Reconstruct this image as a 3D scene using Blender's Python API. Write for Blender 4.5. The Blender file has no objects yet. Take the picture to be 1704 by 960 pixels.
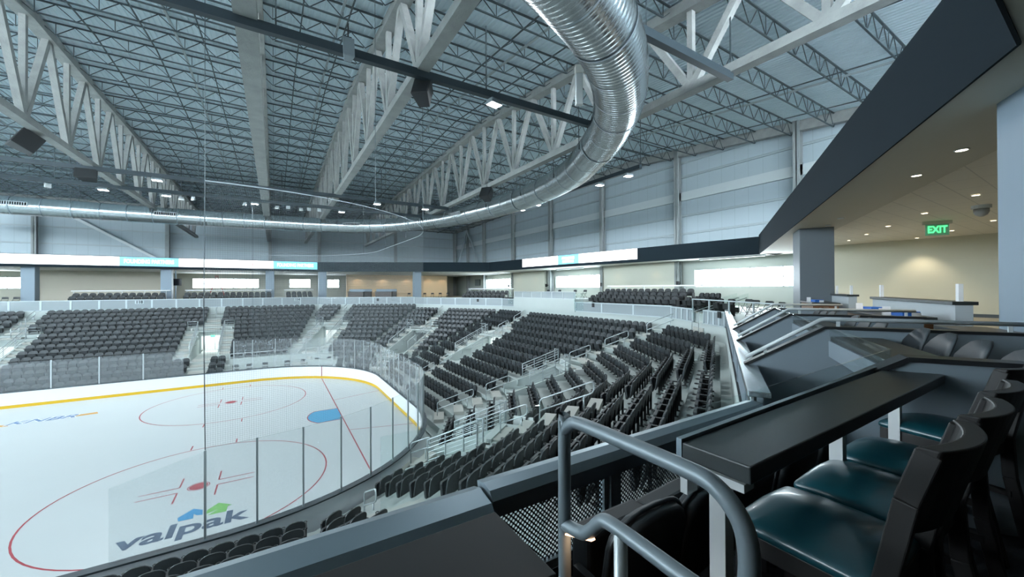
import bpy, math, random
from mathutils import Vector, Matrix
random.seed(11)
S = bpy.context.scene
COL = S.collection
R = math.radians

# ------------------------------------------------------------------ camera, world, exposure
CAM = Vector((-3.526, -26.321, 7.825)); FPX = 638.7; PY = -3.36
YAW, PITCH, ROLL = 1.01636992, .00488792, -.00443736
fw = Vector((math.cos(YAW)*math.cos(PITCH), math.sin(YAW)*math.cos(PITCH), math.sin(PITCH)))
rt = Vector((math.sin(YAW), -math.cos(YAW), 0)); up = rt.cross(fw)
r2 = rt*math.cos(ROLL)+up*math.sin(ROLL); u2 = -rt*math.sin(ROLL)+up*math.cos(ROLL)
cd = bpy.data.cameras.new('camera'); cam = bpy.data.objects.new('camera', cd); COL.objects.link(cam)
m = Matrix((r2, u2, -fw)).transposed().to_4x4(); m.translation = CAM
cam.matrix_world = m
cd.sensor_width = 36; cd.lens = FPX/1704*36; cd.shift_y = PY/1704; cd.clip_start = .05; cd.clip_end = 400
S.camera = cam
W = bpy.data.worlds.new('world'); S.world = W; W.use_nodes = True
bg = W.node_tree.nodes['Background']; bg.inputs[0].default_value = (.80, .92, 1, 1); bg.inputs[1].default_value = 21.0
S.view_settings.view_transform = 'Standard'; S.view_settings.look = 'None'
S.view_settings.exposure = 0.25; S.view_settings.gamma = 1; S.view_settings.use_curve_mapping = False
S.cycles.max_bounces = 7; S.cycles.diffuse_bounces = 4; S.cycles.transparent_max_bounces = 24
S.cycles.caustics_reflective = False; S.cycles.caustics_refractive = False
S.cycles.sample_clamp_indirect = 4
HIGHBAY_W = 330.0; DOWN_W = 130.0

# ------------------------------------------------------------------ materials
MATS = {}
def mat(name, col, rough=.5, metal=0., noise=0., nscale=4., bump=0., bscale=30., spec=.5, emit=0., coat=0.):
    if name in MATS: return MATS[name]
    M = bpy.data.materials.new(name); M.use_nodes = True
    nt = M.node_tree; b = nt.nodes['Principled BSDF']
    b.inputs['Base Color'].default_value = (*col, 1); b.inputs['Roughness'].default_value = rough
    b.inputs['Metallic'].default_value = metal; b.inputs['Specular IOR Level'].default_value = spec
    if coat: b.inputs['Coat Weight'].default_value = coat
    if emit:
        b.inputs['Emission Color'].default_value = (*col, 1); b.inputs['Emission Strength'].default_value = emit
    if noise or bump:
        tc = nt.nodes.new('ShaderNodeTexCoord')
    if noise:
        n = nt.nodes.new('ShaderNodeTexNoise'); n.inputs['Scale'].default_value = nscale; n.inputs['Detail'].default_value = 5
        nt.links.new(tc.outputs['Object'], n.inputs['Vector'])
        r = nt.nodes.new('ShaderNodeMapRange'); r.inputs[3].default_value = 1-noise; r.inputs[4].default_value = 1+noise
        nt.links.new(n.outputs['Fac'], r.inputs[0])
        mx = nt.nodes.new('ShaderNodeMix'); mx.data_type = 'RGBA'; mx.blend_type = 'MULTIPLY'; mx.inputs['Factor'].default_value = 1
        mx.inputs[6].default_value = (*col, 1); nt.links.new(r.outputs[0], mx.inputs[7])
        nt.links.new(mx.outputs[2], b.inputs['Base Color'])
    if bump:
        n2 = nt.nodes.new('ShaderNodeTexNoise'); n2.inputs['Scale'].default_value = bscale; n2.inputs['Detail'].default_value = 4
        nt.links.new(tc.outputs['Object'], n2.inputs['Vector'])
        bp = nt.nodes.new('ShaderNodeBump'); bp.inputs['Strength'].default_value = bump; bp.inputs['Distance'].default_value = .02
        nt.links.new(n2.outputs['Fac'], bp.inputs['Height']); nt.links.new(bp.outputs[0], b.inputs['Normal'])
    MATS[name] = M
    return M
def glass_mat(name, tint, opac, rough=.0):
    M = bpy.data.materials.new(name); M.use_nodes = True; nt = M.node_tree; nt.nodes.clear()
    o = nt.nodes.new('ShaderNodeOutputMaterial'); t = nt.nodes.new('ShaderNodeBsdfTransparent'); t.inputs[0].default_value = (*tint, 1)
    d = nt.nodes.new('ShaderNodeBsdfDiffuse'); d.inputs[0].default_value = (.75, .82, .86, 1)
    g = nt.nodes.new('ShaderNodeBsdfGlossy'); g.inputs['Roughness'].default_value = rough
    m1 = nt.nodes.new('ShaderNodeMixShader'); m1.inputs[0].default_value = opac
    nt.links.new(t.outputs[0], m1.inputs[1]); nt.links.new(d.outputs[0], m1.inputs[2])
    fr = nt.nodes.new('ShaderNodeFresnel'); fr.inputs[0].default_value = 1.25
    ge = nt.nodes.new('ShaderNodeNewGeometry'); iv = nt.nodes.new('ShaderNodeMath'); iv.operation = 'SUBTRACT'; iv.inputs[0].default_value = 1
    nt.links.new(ge.outputs['Backfacing'], iv.inputs[1]); ml = nt.nodes.new('ShaderNodeMath'); ml.operation = 'MULTIPLY'
    nt.links.new(fr.outputs[0], ml.inputs[0]); nt.links.new(iv.outputs[0], ml.inputs[1])
    m2 = nt.nodes.new('ShaderNodeMixShader'); nt.links.new(ml.outputs[0], m2.inputs[0])
    nt.links.new(m1.outputs[0], m2.inputs[1]); nt.links.new(g.outputs[0], m2.inputs[2]); nt.links.new(m2.outputs[0], o.inputs[0])
    MATS[name] = M; return M
def grid_mat(name, col, pitch, wire, uvscale=1., hexa=False, metal=0., rough=.5):
    """a mesh of strands (or a perforated sheet) laid out on the UVs, in metres"""
    M = bpy.data.materials.new(name); M.use_nodes = True; nt = M.node_tree; b = nt.nodes['Principled BSDF']
    b.inputs['Base Color'].default_value = (*col, 1); b.inputs['Roughness'].default_value = rough; b.inputs['Metallic'].default_value = metal
    uv = nt.nodes.new('ShaderNodeUVMap'); sp = nt.nodes.new('ShaderNodeSeparateXYZ'); nt.links.new(uv.outputs[0], sp.inputs[0])
    def mth(op, a, bb=None):
        n = nt.nodes.new('ShaderNodeMath'); n.operation = op
        for i, v in enumerate((a, bb)):
            if v is None: continue
            if isinstance(v, (int, float)): n.inputs[i].default_value = v
            else: nt.links.new(v, n.inputs[i])
        return n.outputs[0]
    X = mth('DIVIDE', sp.outputs[0], pitch); Y = mth('DIVIDE', sp.outputs[1], pitch)
    if hexa:   # round holes on a diagonal lattice
        A = mth('ADD', X, Y); B = mth('SUBTRACT', X, Y)
        fa = mth('SUBTRACT', mth('FRACT', A), .5); fb = mth('SUBTRACT', mth('FRACT', B), .5)
        rr = mth('ADD', mth('MULTIPLY', fa, fa), mth('MULTIPLY', fb, fb))
        fac = mth('GREATER_THAN', rr, wire*wire)
    else:
        fx = mth('LESS_THAN', mth('FRACT', X), wire); fy = mth('LESS_THAN', mth('FRACT', Y), wire)
        fac = mth('MAXIMUM', fx, fy)
    nt.links.new(fac, b.inputs['Alpha'])
    MATS[name] = M; return M

def tile_mat(name, col, dark, sx, sy, gap, axes='XY', rough=.6):
    """flat colour with thin seams every sx / sy metres in object space"""
    M = bpy.data.materials.new(name); M.use_nodes = True; nt = M.node_tree; b = nt.nodes['Principled BSDF']
    b.inputs['Roughness'].default_value = rough
    tc = nt.nodes.new('ShaderNodeTexCoord'); sp = nt.nodes.new('ShaderNodeSeparateXYZ'); nt.links.new(tc.outputs['Object'], sp.inputs[0])
    outs = []
    for ax, s in zip(axes, (sx, sy)):
        if not s: continue
        d = nt.nodes.new('ShaderNodeMath'); d.operation = 'DIVIDE'; d.inputs[1].default_value = s; nt.links.new(sp.outputs['XYZ'.index(ax)], d.inputs[0])
        f = nt.nodes.new('ShaderNodeMath'); f.operation = 'FRACT'; nt.links.new(d.outputs[0], f.inputs[0])
        l = nt.nodes.new('ShaderNodeMath'); l.operation = 'LESS_THAN'; l.inputs[1].default_value = gap/s; nt.links.new(f.outputs[0], l.inputs[0])
        outs.append(l.outputs[0])
    fac = outs[0]
    if len(outs) == 2:
        mx = nt.nodes.new('ShaderNodeMath'); mx.operation = 'MAXIMUM'; nt.links.new(outs[0], mx.inputs[0]); nt.links.new(outs[1], mx.inputs[1]); fac = mx.outputs[0]
    c = nt.nodes.new('ShaderNodeMix'); c.data_type = 'RGBA'; c.inputs[6].default_value = (*col, 1); c.inputs[7].default_value = (*dark, 1)
    nt.links.new(fac, c.inputs['Factor']); nt.links.new(c.outputs[2], b.inputs['Base Color'])
    MATS[name] = M; return M

ICE = mat('ice', (.54, .59, .60), .30, noise=.03, nscale=.35, spec=.16)
WHITE = mat('white_board', (.82, .86, .89), .35)
YELLOW = mat('yellow_kickplate', (.60, .37, .005), .4)
DARKCAP = mat('dark_cap', (.035, .05, .06), .45)
RED = mat('red_paint', (.36, .055, .07), .4, spec=.2)
CREASE = mat('crease_blue', (.10, .34, .54), .4, spec=.2)
LEDGE = mat('ledge_stone', (.010, .012, .013), .6, spec=.3)
SLATE = mat('slate_paint', (.075, .11, .165), .5, spec=.15)
LOGOB = mat('logo_blue', (.06, .27, .50), .5, spec=.15)
LOGOG = mat('logo_green', (.19, .45, .13), .5, spec=.15)
LOGOO = mat('logo_orange', (.60, .32, .08), .5, spec=.15)
CONC = mat('terrace_concrete', (.40, .45, .44), .75, noise=.10, nscale=1.3)
STEP = mat('stair_concrete', (.43, .44, .41), .7, noise=.08, nscale=2)
CONCW = mat('wall_concrete', (.46, .52, .51), .7, noise=.05, nscale=.8)
SEATB = mat('seat_shell', (.020, .026, .030), .42)
SEATP = mat('seat_pan', (.012, .016, .019), .5)
SEATD = mat('seat_dark', (.010, .013, .015), .5)
STEEL = mat('galvanised_rail', (.50, .56, .58), .38, .55)
RAILP = mat('painted_rail', (.50, .55, .57), .42, .1)
PANELF = mat('panel_frame', (.50, .58, .61), .45, .1)
PERF = mat('perforated_sheet', (.34, .40, .43), .5)
PERF.node_tree.nodes['Principled BSDF'].inputs['Alpha'].default_value = .80
PERFD = grid_mat('dark_perforated_sheet', (.13, .17, .19), .034, .34, hexa=True, metal=.3)
NET = grid_mat('net_strands', (.16, .19, .20), .055, .045, rough=.9)
GLASS = glass_mat('rink_acrylic', (.985, .995, .995), .085, .32)  # diffuse share paints in the pale haze of the ice reflected in the panes
CLEARG = glass_mat('clear_glass', (.95, .985, .98), .012)
WINDOWG = glass_mat('window_glass', (.98, .99, .99), .005)
DECK = mat('roof_deck', (.78, .91, .97), .45, .1, noise=.10, nscale=.3)
FIREP = mat('fireproofing', (.35, .365, .355), .95, noise=.30, nscale=2.2, bump=1., bscale=9)
JOIST = mat('joist_steel', (.06, .08, .09), .5, .3)
BEAMD = mat('dark_tube', (.03, .045, .055), .45, .2)
DUCT = mat('spiral_duct', (.62, .68, .70), .24, .95)
DUCTBAND = mat('duct_band', (.30, .36, .40), .4, .7)
WALLP = tile_mat('metal_wall_panel', (.40, .48, .52), (.30, .365, .395), 1.06, 0, .025, 'XY')
WALLPY = tile_mat('metal_wall_panel_end', (.40, .48, .52), (.30, .365, .395), 1.06, 0, .025, 'YX')
GIRT = mat('girt', (.37, .43, .455), .5)
GIRTW = mat('girt_white', (.56, .62, .63), .5)
WCOL = mat('column_grey', (.30, .33, .33), .85, noise=.12, nscale=2)
FASC = mat('fascia_dark', (.009, .017, .023), .8, noise=.05, nscale=1, spec=.15)
FASCS = mat('fascia_grey', (.013, .020, .026), .85, noise=.06, nscale=.6, spec=.12)
CREAM = mat('cream_wall', (.60, .59, .47), .6)
PALEW = mat('pale_wall', (.44, .49, .455), .6)
TAN = mat('tan_wall', (.62, .47, .30), .6)
SOFFIT = mat('soffit_plaster', (.60, .57, .48), .7)
TILE = tile_mat('ceiling_tile', (.80, .77, .68), (.60, .58, .52), 1.2, .6, .02, 'XY', .8)
COLB = mat('column_paint', (.125, .148, .168), .5)
COLBL = mat('column_paint_light', (.22, .285, .345), .5)
CARPET = mat('carpet', (.02, .025, .03), .95, noise=.5, nscale=25, bump=.4, bscale=120)
SUITEW = mat('partition_paint', (.175, .215, .25), .6)
SUITEC = mat('partition_warm', (.36, .33, .28), .6)
COUNT = mat('countertop', (.026, .033, .035), .34, noise=.15, nscale=60)
BLACKC = mat('black_cap', (.012, .014, .016), .4)
WOOD = mat('brown_veneer', (.16, .075, .035), .45, noise=.25, nscale=6)
WOODD = mat('dark_veneer', (.055, .038, .032), .45, noise=.2, nscale=6)
CHAIRP = mat('chair_plastic', (.030, .038, .045), .4)
TEAL = mat('teal_vinyl', (.006, .052, .070), .30, coat=.2, bump=.05, bscale=6)
CHAIRW = mat('chair_frame', (.010, .0095, .010), .5, spec=.35)
CHROME = mat('chrome', (.7, .72, .74), .2, 1.)
LEGW = mat('pale_leg', (.52, .55, .56), .45, .2)
CAPM = mat('guard_cap', (.23, .29, .33), .38, .7)
CAPB = mat('guard_cap_bright', (.86, .93, .97), .24, .92)
POSTF = mat('guard_post', (.16, .21, .24), .5, .4)
LEDW = mat('led_white', (1, 1, 1), .5, emit=1.5)
LEDC = mat('led_cyan', (.16, .55, .72), .5, emit=1.1)
LEDR = mat('led_red', (.85, .25, .25), .5, emit=1.0)
LEDGR = mat('led_green', (.10, .85, .30), .5, emit=1.3)
LAMP = mat('lamp_lens', (1, 1, 1), .5, emit=26)
LAMPD = mat('lamp_lens_dim', (.9, .97, 1), .5, emit=1.6)
DOWNL = mat('downlight_lens', (1, .86, .66), .5, emit=9)
LEDS = mat('led_strip', (1, .62, .38), .5, emit=2.2)
BODYW = mat('fixture_white', (.70, .75, .76), .45)
SPK = mat('speaker_black', (.012, .014, .016), .55)
GREYB = mat('speaker_grey', (.30, .35, .38), .5)
REDL = mat('ladder_red', (.32, .04, .03), .5)
BLUEP = mat('blue_box', (.03, .14, .50), .4)
PAPER = mat('white_paper', (.80, .83, .85), .6)
SCREEN = mat('dark_screen', (.01, .012, .016), .15)

# ------------------------------------------------------------------ mesh helpers
class MB:
    def __init__(s): s.v = []; s.f = []; s.mi = []; s.uv = None; s.cur = 0
    def add(s, vs, fs):
        n = len(s.v); s.v += [tuple(a) for a in vs]
        for f in fs: s.f.append(tuple(i+n for i in f)); s.mi.append(s.cur)
        return s
    def box(s, x0, x1, y0, y1, z0, z1, M=None):
        vs = [Vector((x, y, z)) for z in (z0, z1) for y in (y0, y1) for x in (x0, x1)]
        if M is not None: vs = [M @ a for a in vs]
        return s.add(vs, [(0, 2, 3, 1), (4, 5, 7, 6), (0, 1, 5, 4), (2, 6, 7, 3), (0, 4, 6, 2), (1, 3, 7, 5)])
    def bar(s, p, q, w, h, upv=(0, 0, 1)):
        """rectangular bar from p to q, w wide (sideways), h high"""
        p, q = Vector(p), Vector(q); d = (q-p)
        if d.length < 1e-6: return s
        d.normalize(); u = Vector(upv)
        if abs(d.dot(u)) > .98: u = Vector((0, 1, 0))
        a = d.cross(u).normalized(); b = a.cross(d).normalized()
        vs = [c+a*i*w/2+b*j*h/2 for c in (p, q) for (i, j) in ((-1, -1), (1, -1), (1, 1), (-1, 1))]
        return s.add(vs, [(0, 1, 2, 3), (7, 6, 5, 4), (0, 4, 5, 1), (1, 5, 6, 2), (2, 6, 7, 3), (3, 7, 4, 0)])
    def tube(s, pts, r, n=8, closed=False, radii=None, caps=True):
        P = [Vector(p) for p in pts]; N = len(P); rings = []
        a = None
        for i in range(N):
            if closed: t = (P[(i+1) % N]-P[i-1])
            else: t = P[min(i+1, N-1)]-P[max(i-1, 0)]
            t.normalize()
            if a is None:
                u = Vector((0, 0, 1)) if abs(t.z) < .9 else Vector((1, 0, 0))
                a = t.cross(u).normalized()
            else:
                a = (a-t*a.dot(t)).normalized()
            b = t.cross(a); rr = radii[i] if radii else r
            rings.append([P[i]+(a*math.cos(k*2*math.pi/n)+b*math.sin(k*2*math.pi/n))*rr for k in range(n)])
        vs = [v for rg in rings for v in rg]; fs = []
        M = N if closed else N-1
        for i in range(M):
            j = (i+1) % N
            for k in range(n):
                fs.append((i*n+k, i*n+(k+1) % n, j*n+(k+1) % n, j*n+k))
        if caps and not closed:
            fs.append(tuple(range(n))[::-1]); fs.append(tuple((N-1)*n+k for k in range(n)))
        return s.add(vs, fs)
    def cyl(s, p, q, r, n=12): return s.tube([p, q], r, n)
    def prism(s, poly, M, h):
        """polygon in local xy extruded along local z by h"""
        n = len(poly)
        vs = [M @ Vector((x, y, 0)) for x, y in poly]+[M @ Vector((x, y, h)) for x, y in poly]
        fs = [tuple(range(n))[::-1], tuple(range(n, 2*n))]+[(i, (i+1) % n, n+(i+1) % n, n+i) for i in range(n)]
        return s.add(vs, fs)
    def build(s, name, material, parent=None, smooth=False):
        me = bpy.data.meshes.new(name); me.from_pydata([tuple(v) for v in s.v], [], s.f)
        ms = material if isinstance(material, (list, tuple)) else [material]
        for x in ms: me.materials.append(x)
        if len(ms) > 1: me.polygons.foreach_set('material_index', s.mi)
        if s.uv:
            l = me.uv_layers.new(name='UVMap')
            for lp in me.loops: l.data[lp.index].uv = s.uv[lp.vertex_index]
        if smooth: me.polygons.foreach_set('use_smooth', [True]*len(me.polygons))
        me.update()
        o = bpy.data.objects.new(name, me); COL.objects.link(o)
        if parent: o.parent = parent
        return o
def bevel(o, w=.01, seg=2, ang=35):
    b = o.modifiers.new('bevel', 'BEVEL'); b.width = w; b.segments = seg; b.limit_method = 'ANGLE'; b.angle_limit = R(ang)
    return o
def tag(o, label=None, cat=None, group=None, kind=None):
    if label: o['label'] = label
    if cat: o['category'] = cat
    if group: o['group'] = group
    if kind: o['kind'] = kind
    return o
def thing(name, label, cat, loc=(0, 0, 0), rz=0, group=None):
    o = bpy.data.objects.new(name, None); COL.objects.link(o); o.location = loc; o.rotation_euler = (0, 0, rz)
    o.empty_display_size = .1
    return tag(o, label, cat, group)
def dup(root, loc, rz, label=None, group=None):
    r = root.copy(); COL.objects.link(r); r.location = loc; r.rotation_euler = (0, 0, rz)
    if label: r['label'] = label
    if group: r['group'] = group
    for ch in root.children:
        c = ch.copy(); COL.objects.link(c); c.parent = r
        for g in ch.children:
            d = g.copy(); COL.objects.link(d); d.parent = c
    return r
def struct(name, mb, m, parent=None, smooth=False):
    o = mb.build(name, m, parent, smooth)
    if not parent: o['kind'] = 'structure'
    return o
def text(body, size, M, material, parent, name='lettering', sx=1., shear=0., bold=0.):
    c = bpy.data.curves.new(name, 'FONT'); c.body = body; c.size = size; c.align_x = 'CENTER'; c.align_y = 'CENTER'; c.shear = shear; c.offset = bold
    c.extrude = .001
    c.materials.append(material)
    o = bpy.data.objects.new(name, c); COL.objects.link(o); o.parent = parent
    dg = bpy.context.evaluated_depsgraph_get(); me = bpy.data.meshes.new_from_object(o.evaluated_get(dg)); bpy.data.objects.remove(o)
    o = bpy.data.objects.new(name, me); COL.objects.link(o); o.parent = parent
    o.matrix_local = M @ Matrix.Diagonal((sx, 1, 1, 1)); return o
WORDS = 'first second third fourth fifth sixth seventh eighth ninth tenth eleventh twelfth thirteenth fourteenth fifteenth sixteenth seventeenth eighteenth nineteenth twentieth'.split()
def nth(i):
    if i <= 20: return WORDS[i-1]
    t = {2: 'twenty', 3: 'thirty', 4: 'forty', 5: 'fifty', 6: 'sixty', 7: 'seventy', 8: 'eighty', 9: 'ninety'}[min(i//10, 9)]
    if i % 10 == 0: return t[:-1]+'ieth'
    return t+'-'+WORDS[i % 10-1]
def proj(p):
    d = Vector(p)-CAM; dz = d.dot(fw)
    if dz < .1: return None
    return 852+FPX*d.dot(r2)/dz, 480+PY-FPX*d.dot(u2)/dz, dz

# ------------------------------------------------------------------ bowl geometry
RC = 8.534; CX = 3.353-RC; CY = 12.954-RC
NRM = [(0, -1), (.5, -.8660254), (.8660254, -.5), (1, 0), (.8660254, .5), (.5, .8660254), (0, 1)]
def line_d(k, o):
    if k == 1: return RC+.80*o-.2
    if k == 0: return RC+.97*o-.5
    return RC+o
def verts_for(ds):
    """corner points of the polygon with side distances ds (near straight side ... far straight side)"""
    L = []
    for k, d in enumerate(ds):
        cy = -CY if k < 3 else CY
        if k == 3: c = NRM[k][0]*CX
        else: c = NRM[k][0]*CX+NRM[k][1]*cy
        L.append((NRM[k][0], NRM[k][1], c+d))
    out = []
    for a, b in zip(L, L[1:]):
        det = a[0]*b[1]-a[1]*b[0]
        out.append(Vector(((a[2]*b[1]-a[1]*b[2])/det, (a[0]*b[2]-a[2]*b[0])/det)))
    return out
XL = -46.0
def curve(o, ds=None):
    d = ds or [line_d(k, o) for k in range(7)]
    v = verts_for(d)
    return [Vector((XL, -CY-d[0]))]+v+[Vector((XL, CY+d[6]))]
def O(r): return 1.4+1.06*r
def Z(r): return .38+.36*r
def zo(o): return .45+.34*(o-1.6)
GD = [19.88, 20.1, RC+14.9, RC+14.9, RC+15.0, RC+15.3, RC+15.3]     # guard wall distances
GUARD = curve(0, GD)
FLOOR = 6.4
NROWS = [9, 13, 13, 13, 13, 14, 14]
# aisles: inner point (at o=1.2), outer point (o=14.8), inward range flags
AISLES = {
 'far left stair': dict(a=(-22.6, 14.2), b=(-22.6, 27.8), vom=(4.6, 10.5), up=(10.5, 15.0), lo=(1.2, 4.6)),
 'far stair with the lit doorway': dict(a=(-9.0, 14.2), b=(-9.0, 27.8), vom=(4.6, 10.5), up=(10.5, 13.9), lo=(1.2, 4.6)),
 'far corner stair': dict(a=(-2.1, 14.0), b=(4.3, 26.3), vom=(4.6, 10.5), up=(10.5, 13.9), lo=(1.2, 4.6)),
 'end corner stair': dict(a=(3.2, 7.7), b=(13.8, 17.2), vom=(4.6, 10.0), up=(10.0, 13.9), lo=(1.2, 4.6)),
 'end stair behind the goal': dict(a=(4.6, 1.7), b=(18.1, 5.3), vom=(5.6, 10.3), up=(10.3, 13.9), lo=(1.2, 5.6)),
 'corner stair': dict(a=(4.3, -5.3), b=(17.4, -10.6), vom=(5.4, 8.6), up=(8.6, 14.9), lo=(1.2, 5.4)),
 'near corner stair': dict(a=(1.0, -10.3), b=(7.9, -18.9), vom=(2.6, 6.4), up=(6.4, 11.2), lo=(1.0, 2.6)),
 'near side stair': dict(a=(-1.1, -13.3), b=(.2, -22.), vom=None, up=(1.2, 6.0), lo=None),
}
for A in AISLES.values():
    a, b = Vector(A['a']), Vector(A['b']); A['a'], A['b'] = a, b; A['d'] = (b-a).normalized(); A['n'] = Vector((-A['d'].y, A['d'].x))
for k_, A in AISLES.items(): A['side'] = k_ not in ('near corner stair', 'corner stair')
def at_o(A, o): return A['a']+(A['b']-A['a'])*((o-1.2)/13.6)
def aisle_hit(p, o, w_st=.96, w_v=2.22, w_hole=None):
    for A in AISLES.values():
        q = p-A['a']; s = q.dot(A['d']); n = abs(q.dot(A['n']))
        oo = 1.2+s/(A['b']-A['a']).length*13.6
        if s < -3 or s > 18: continue
        if A['vom'] and A['vom'][0]-.45 <= oo <= A['vom'][1]+1.1:
            if n < (w_v if A['side'] else 1.42): return True
        elif n < w_st and oo > .2: return True
    return False
def hole_hit(p, w=1.0):
    for A in AISLES.values():
        if not A['vom']: continue
        q = p-A['a']; s = q.dot(A['d']); n = abs(q.dot(A['n'])); oo = 1.2+s/(A['b']-A['a']).length*13.6
        if A['vom'][0] <= oo <= A['vom'][1] and n < w: return True
    return False

# ------------------------------------------------------------------ ice and markings
def outline(off=0., xl=-57.6, n=24):
    """rink outline from the near-left straight, round the end, to the far-left straight"""
    r = RC+off; P = [Vector((xl, -CY-r))]
    for k in range(n+1):
        a = -math.pi/2+math.pi/2*k/n; P.append(Vector((CX+r*math.cos(a), -CY+r*math.sin(a))))
    for k in range(n+1):
        a = math.pi/2*k/n; P.append(Vector((CX+r*math.cos(a), CY+r*math.sin(a))))
    P.append(Vector((xl, CY+r))); return P
mb = MB(); P = outline(.05)
mb.add([(p.x, p.y, 0) for p in P], [tuple(range(len(P)))])
ice = struct('floor_ice', mb, ICE)
def flat(pts, z=.004): return MB().add([(x, y, z) for x, y in pts], [tuple(range(len(pts)))])
def ring(cx, cy, r0, r1, a0=0, a1=360, n=72, z=.004, mbx=None):
    mb = mbx or MB(); vs = []; fs = []
    for k in range(n+1):
        a = R(a0+(a1-a0)*k/n); vs += [(cx+r0*math.cos(a), cy+r0*math.sin(a), z), (cx+r1*math.cos(a), cy+r1*math.sin(a), z)]
    for k in range(n): fs.append((2*k, 2*k+1, 2*k+3, 2*k+2))
    return mb.add(vs, fs)
def rect(mb, x0, x1, y0, y1, z=.004): mb.add([(x0, y0, z), (x1, y0, z), (x1, y1, z), (x0, y1, z)], [(0, 1, 2, 3)])
ft = .3048; w = .055
for sy in (-1, 1):
    cx, cy = -20*ft, sy*22*ft
    mb = ring(cx, cy, 15*ft-w/2, 15*ft+w/2)
    for dx in (-1, 1):
        for s in (-1, 1):
            rect(mb, cx+dx*.9-w/2, cx+dx*.9+w/2, cy+s*15*ft, cy+s*(15*ft+.6)) if s > 0 else rect(mb, cx+dx*.9-w/2, cx+dx*.9+w/2, cy-15*ft-.6, cy-15*ft)
    mb.build('faceoff_circle', RED, ice)
    mb = MB()
    vs = [(cx+.3*math.cos(R(a*10)), cy+.3*math.sin(R(a*10)), .004) for a in range(36)]; mb.add(vs, [tuple(range(36))])
    ring(cx, cy, .33, .36, n=36, mbx=mb)
    mb.build('faceoff_dot', RED, ice)
    mb = MB()
    for sx in (-1, 1):
        for s in (-1, 1):
            xa, ya = cx+sx*.62, cy+s*.23
            rect(mb, *sorted((xa, xa+sx*1.2)), ya-w/2, ya+w/2); rect(mb, xa-w/2, xa+w/2, *sorted((ya, ya+s*.9)))
    mb.build('faceoff_hash', RED, ice)
mb = MB(); rect(mb, -.03, .03, -12.0, 12.0); mb.build('goal_line', RED, ice)
mb = MB()
for s in (-1, 1):
    a, b = Vector((0, s*11*ft)), Vector((3.35, s*14*ft)); n = Vector((0, 1))*w/2
    mb.add([(*(a-n), .004), (*(b-n), .004), (*(b+n), .004), (*(a+n), .004)], [(0, 1, 2, 3)])
mb.build('trapezoid_line', RED, ice)
mb = MB(); yy = 4*ft; pts = [(-.02, -yy), (-.02, yy), (-1.37, yy)]
aa = math.atan2(yy, 1.37)
for k in range(1, 16): 
    a = math.pi-(aa)+2*aa*k/16; pts.append((1.83*math.cos(a), 1.83*math.sin(a)))
pts.append((-1.37, -yy)); mb = flat(pts[::-1], .005); mb.build('goal_crease', CREASE, ice)
mb = MB()
q = pts[2:]+[pts[0]]; q = [pts[1]]+q
for a, b in zip(q, q[1:]): mb.bar((a[0], a[1], .005), (b[0], b[1], .005), .05, .006)
mb.build('crease_outline', RED, ice)
# sponsor painted on the near ice
def onice(x, y, rot=0, z=.004): return Matrix.Translation((x, y, z)) @ Matrix.Rotation(R(rot), 4, 'Z')
def lower_letters(txt, size, x, y, material, rot=0, sx=1.): return text(txt, size, onice(x, y, rot), material, ice, sx=sx, bold=.028)
lower_letters('valpak', 1.18, -6.02, -9.93, SLATE, sx=1.12)
flat([(-6.36, -9.05), (-5.98, -8.62), (-5.70, -8.88), (-5.66, -9.25), (-5.82, -9.20), (-5.93, -9.02), (-5.90, -9.36), (-6.30, -9.32)]).build('logo_house', LOGOB, ice)
flat([(-5.60, -9.30), (-5.55, -8.98), (-5.27, -8.62), (-4.84, -9.02), (-4.97, -9.06), (-4.98, -9.44), (-5.50, -9.40), (-5.25, -9.12)]).build('logo_house', LOGOG, ice)
text('KNBR', 1.05, onice(-15.45, 8.38), WHITE, ice, sx=1.05, shear=.25, bold=.07)
text('KNBR', 1.05, onice(-15.45, 8.38, z=.006), mat('logo_navy', (.10, .20, .38), .4), ice, sx=1.05, shear=.25, bold=.02)
flat([(-17.9, 8.0), (-16.6, 7.85), (-16.7, 8.15), (-17.9, 8.6)]).build('logo_streak', LOGOO, ice)
flat([(-14.2, 8.55), (-13.2, 8.72), (-13.05, 8.3), (-14.3, 8.2)]).build('logo_streak', LOGOO, ice)

# ------------------------------------------------------------------ dasher boards
BH = 1.07
def wall_strip(P, z0, z1, th, closed=False):
    """thin wall following points P (outer side = +th to the right of travel)"""
    mb = MB(); N = len(P); nrm = []
    for i in range(N):
        t = (P[min(i+1, N-1)]-P[max(i-1, 0)]).normalized(); nrm.append(Vector((t.y, -t.x)))
    vs = []
    for p, n in zip(P, nrm):
        q = p+n*th; vs += [(p.x, p.y, z0), (p.x, p.y, z1), (q.x, q.y, z1), (q.x, q.y, z0)]
    fs = []
    for i in range(N-1):
        a, b = 4*i, 4*i+4
        for k in range(4): fs.append((a+k, a+(k+1) % 4, b+(k+1) % 4, b+k))
    fs += [(0, 1, 2, 3), (4*N-1, 4*N-2, 4*N-3, 4*N-4)]
    return mb.add(vs, fs)
boards = thing('dasher_boards', 'white hockey rink boards with black top rail running round the ice', 'rink boards')
wall_strip(outline(0), 0, BH-.04, .16).build('board_panel', WHITE, boards)
wall_strip(outline(-.012), .0, .2, .02).build('kick_plate', YELLOW, boards)
wall_strip(outline(-.02), BH-.04, BH+.01, .26).build('top_rail', DARKCAP, boards)
mb = MB(); mb.box(-.03, .03, 12.93, 12.95, 0, BH-.04)
mb.v = [(x, y-.46 if False else CY+math.sqrt(RC*RC-(max(x-CX, 0))**2)-.014, z) for x, y, z in mb.v]
mb.build('goal_line_stripe', RED, boards)

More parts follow.
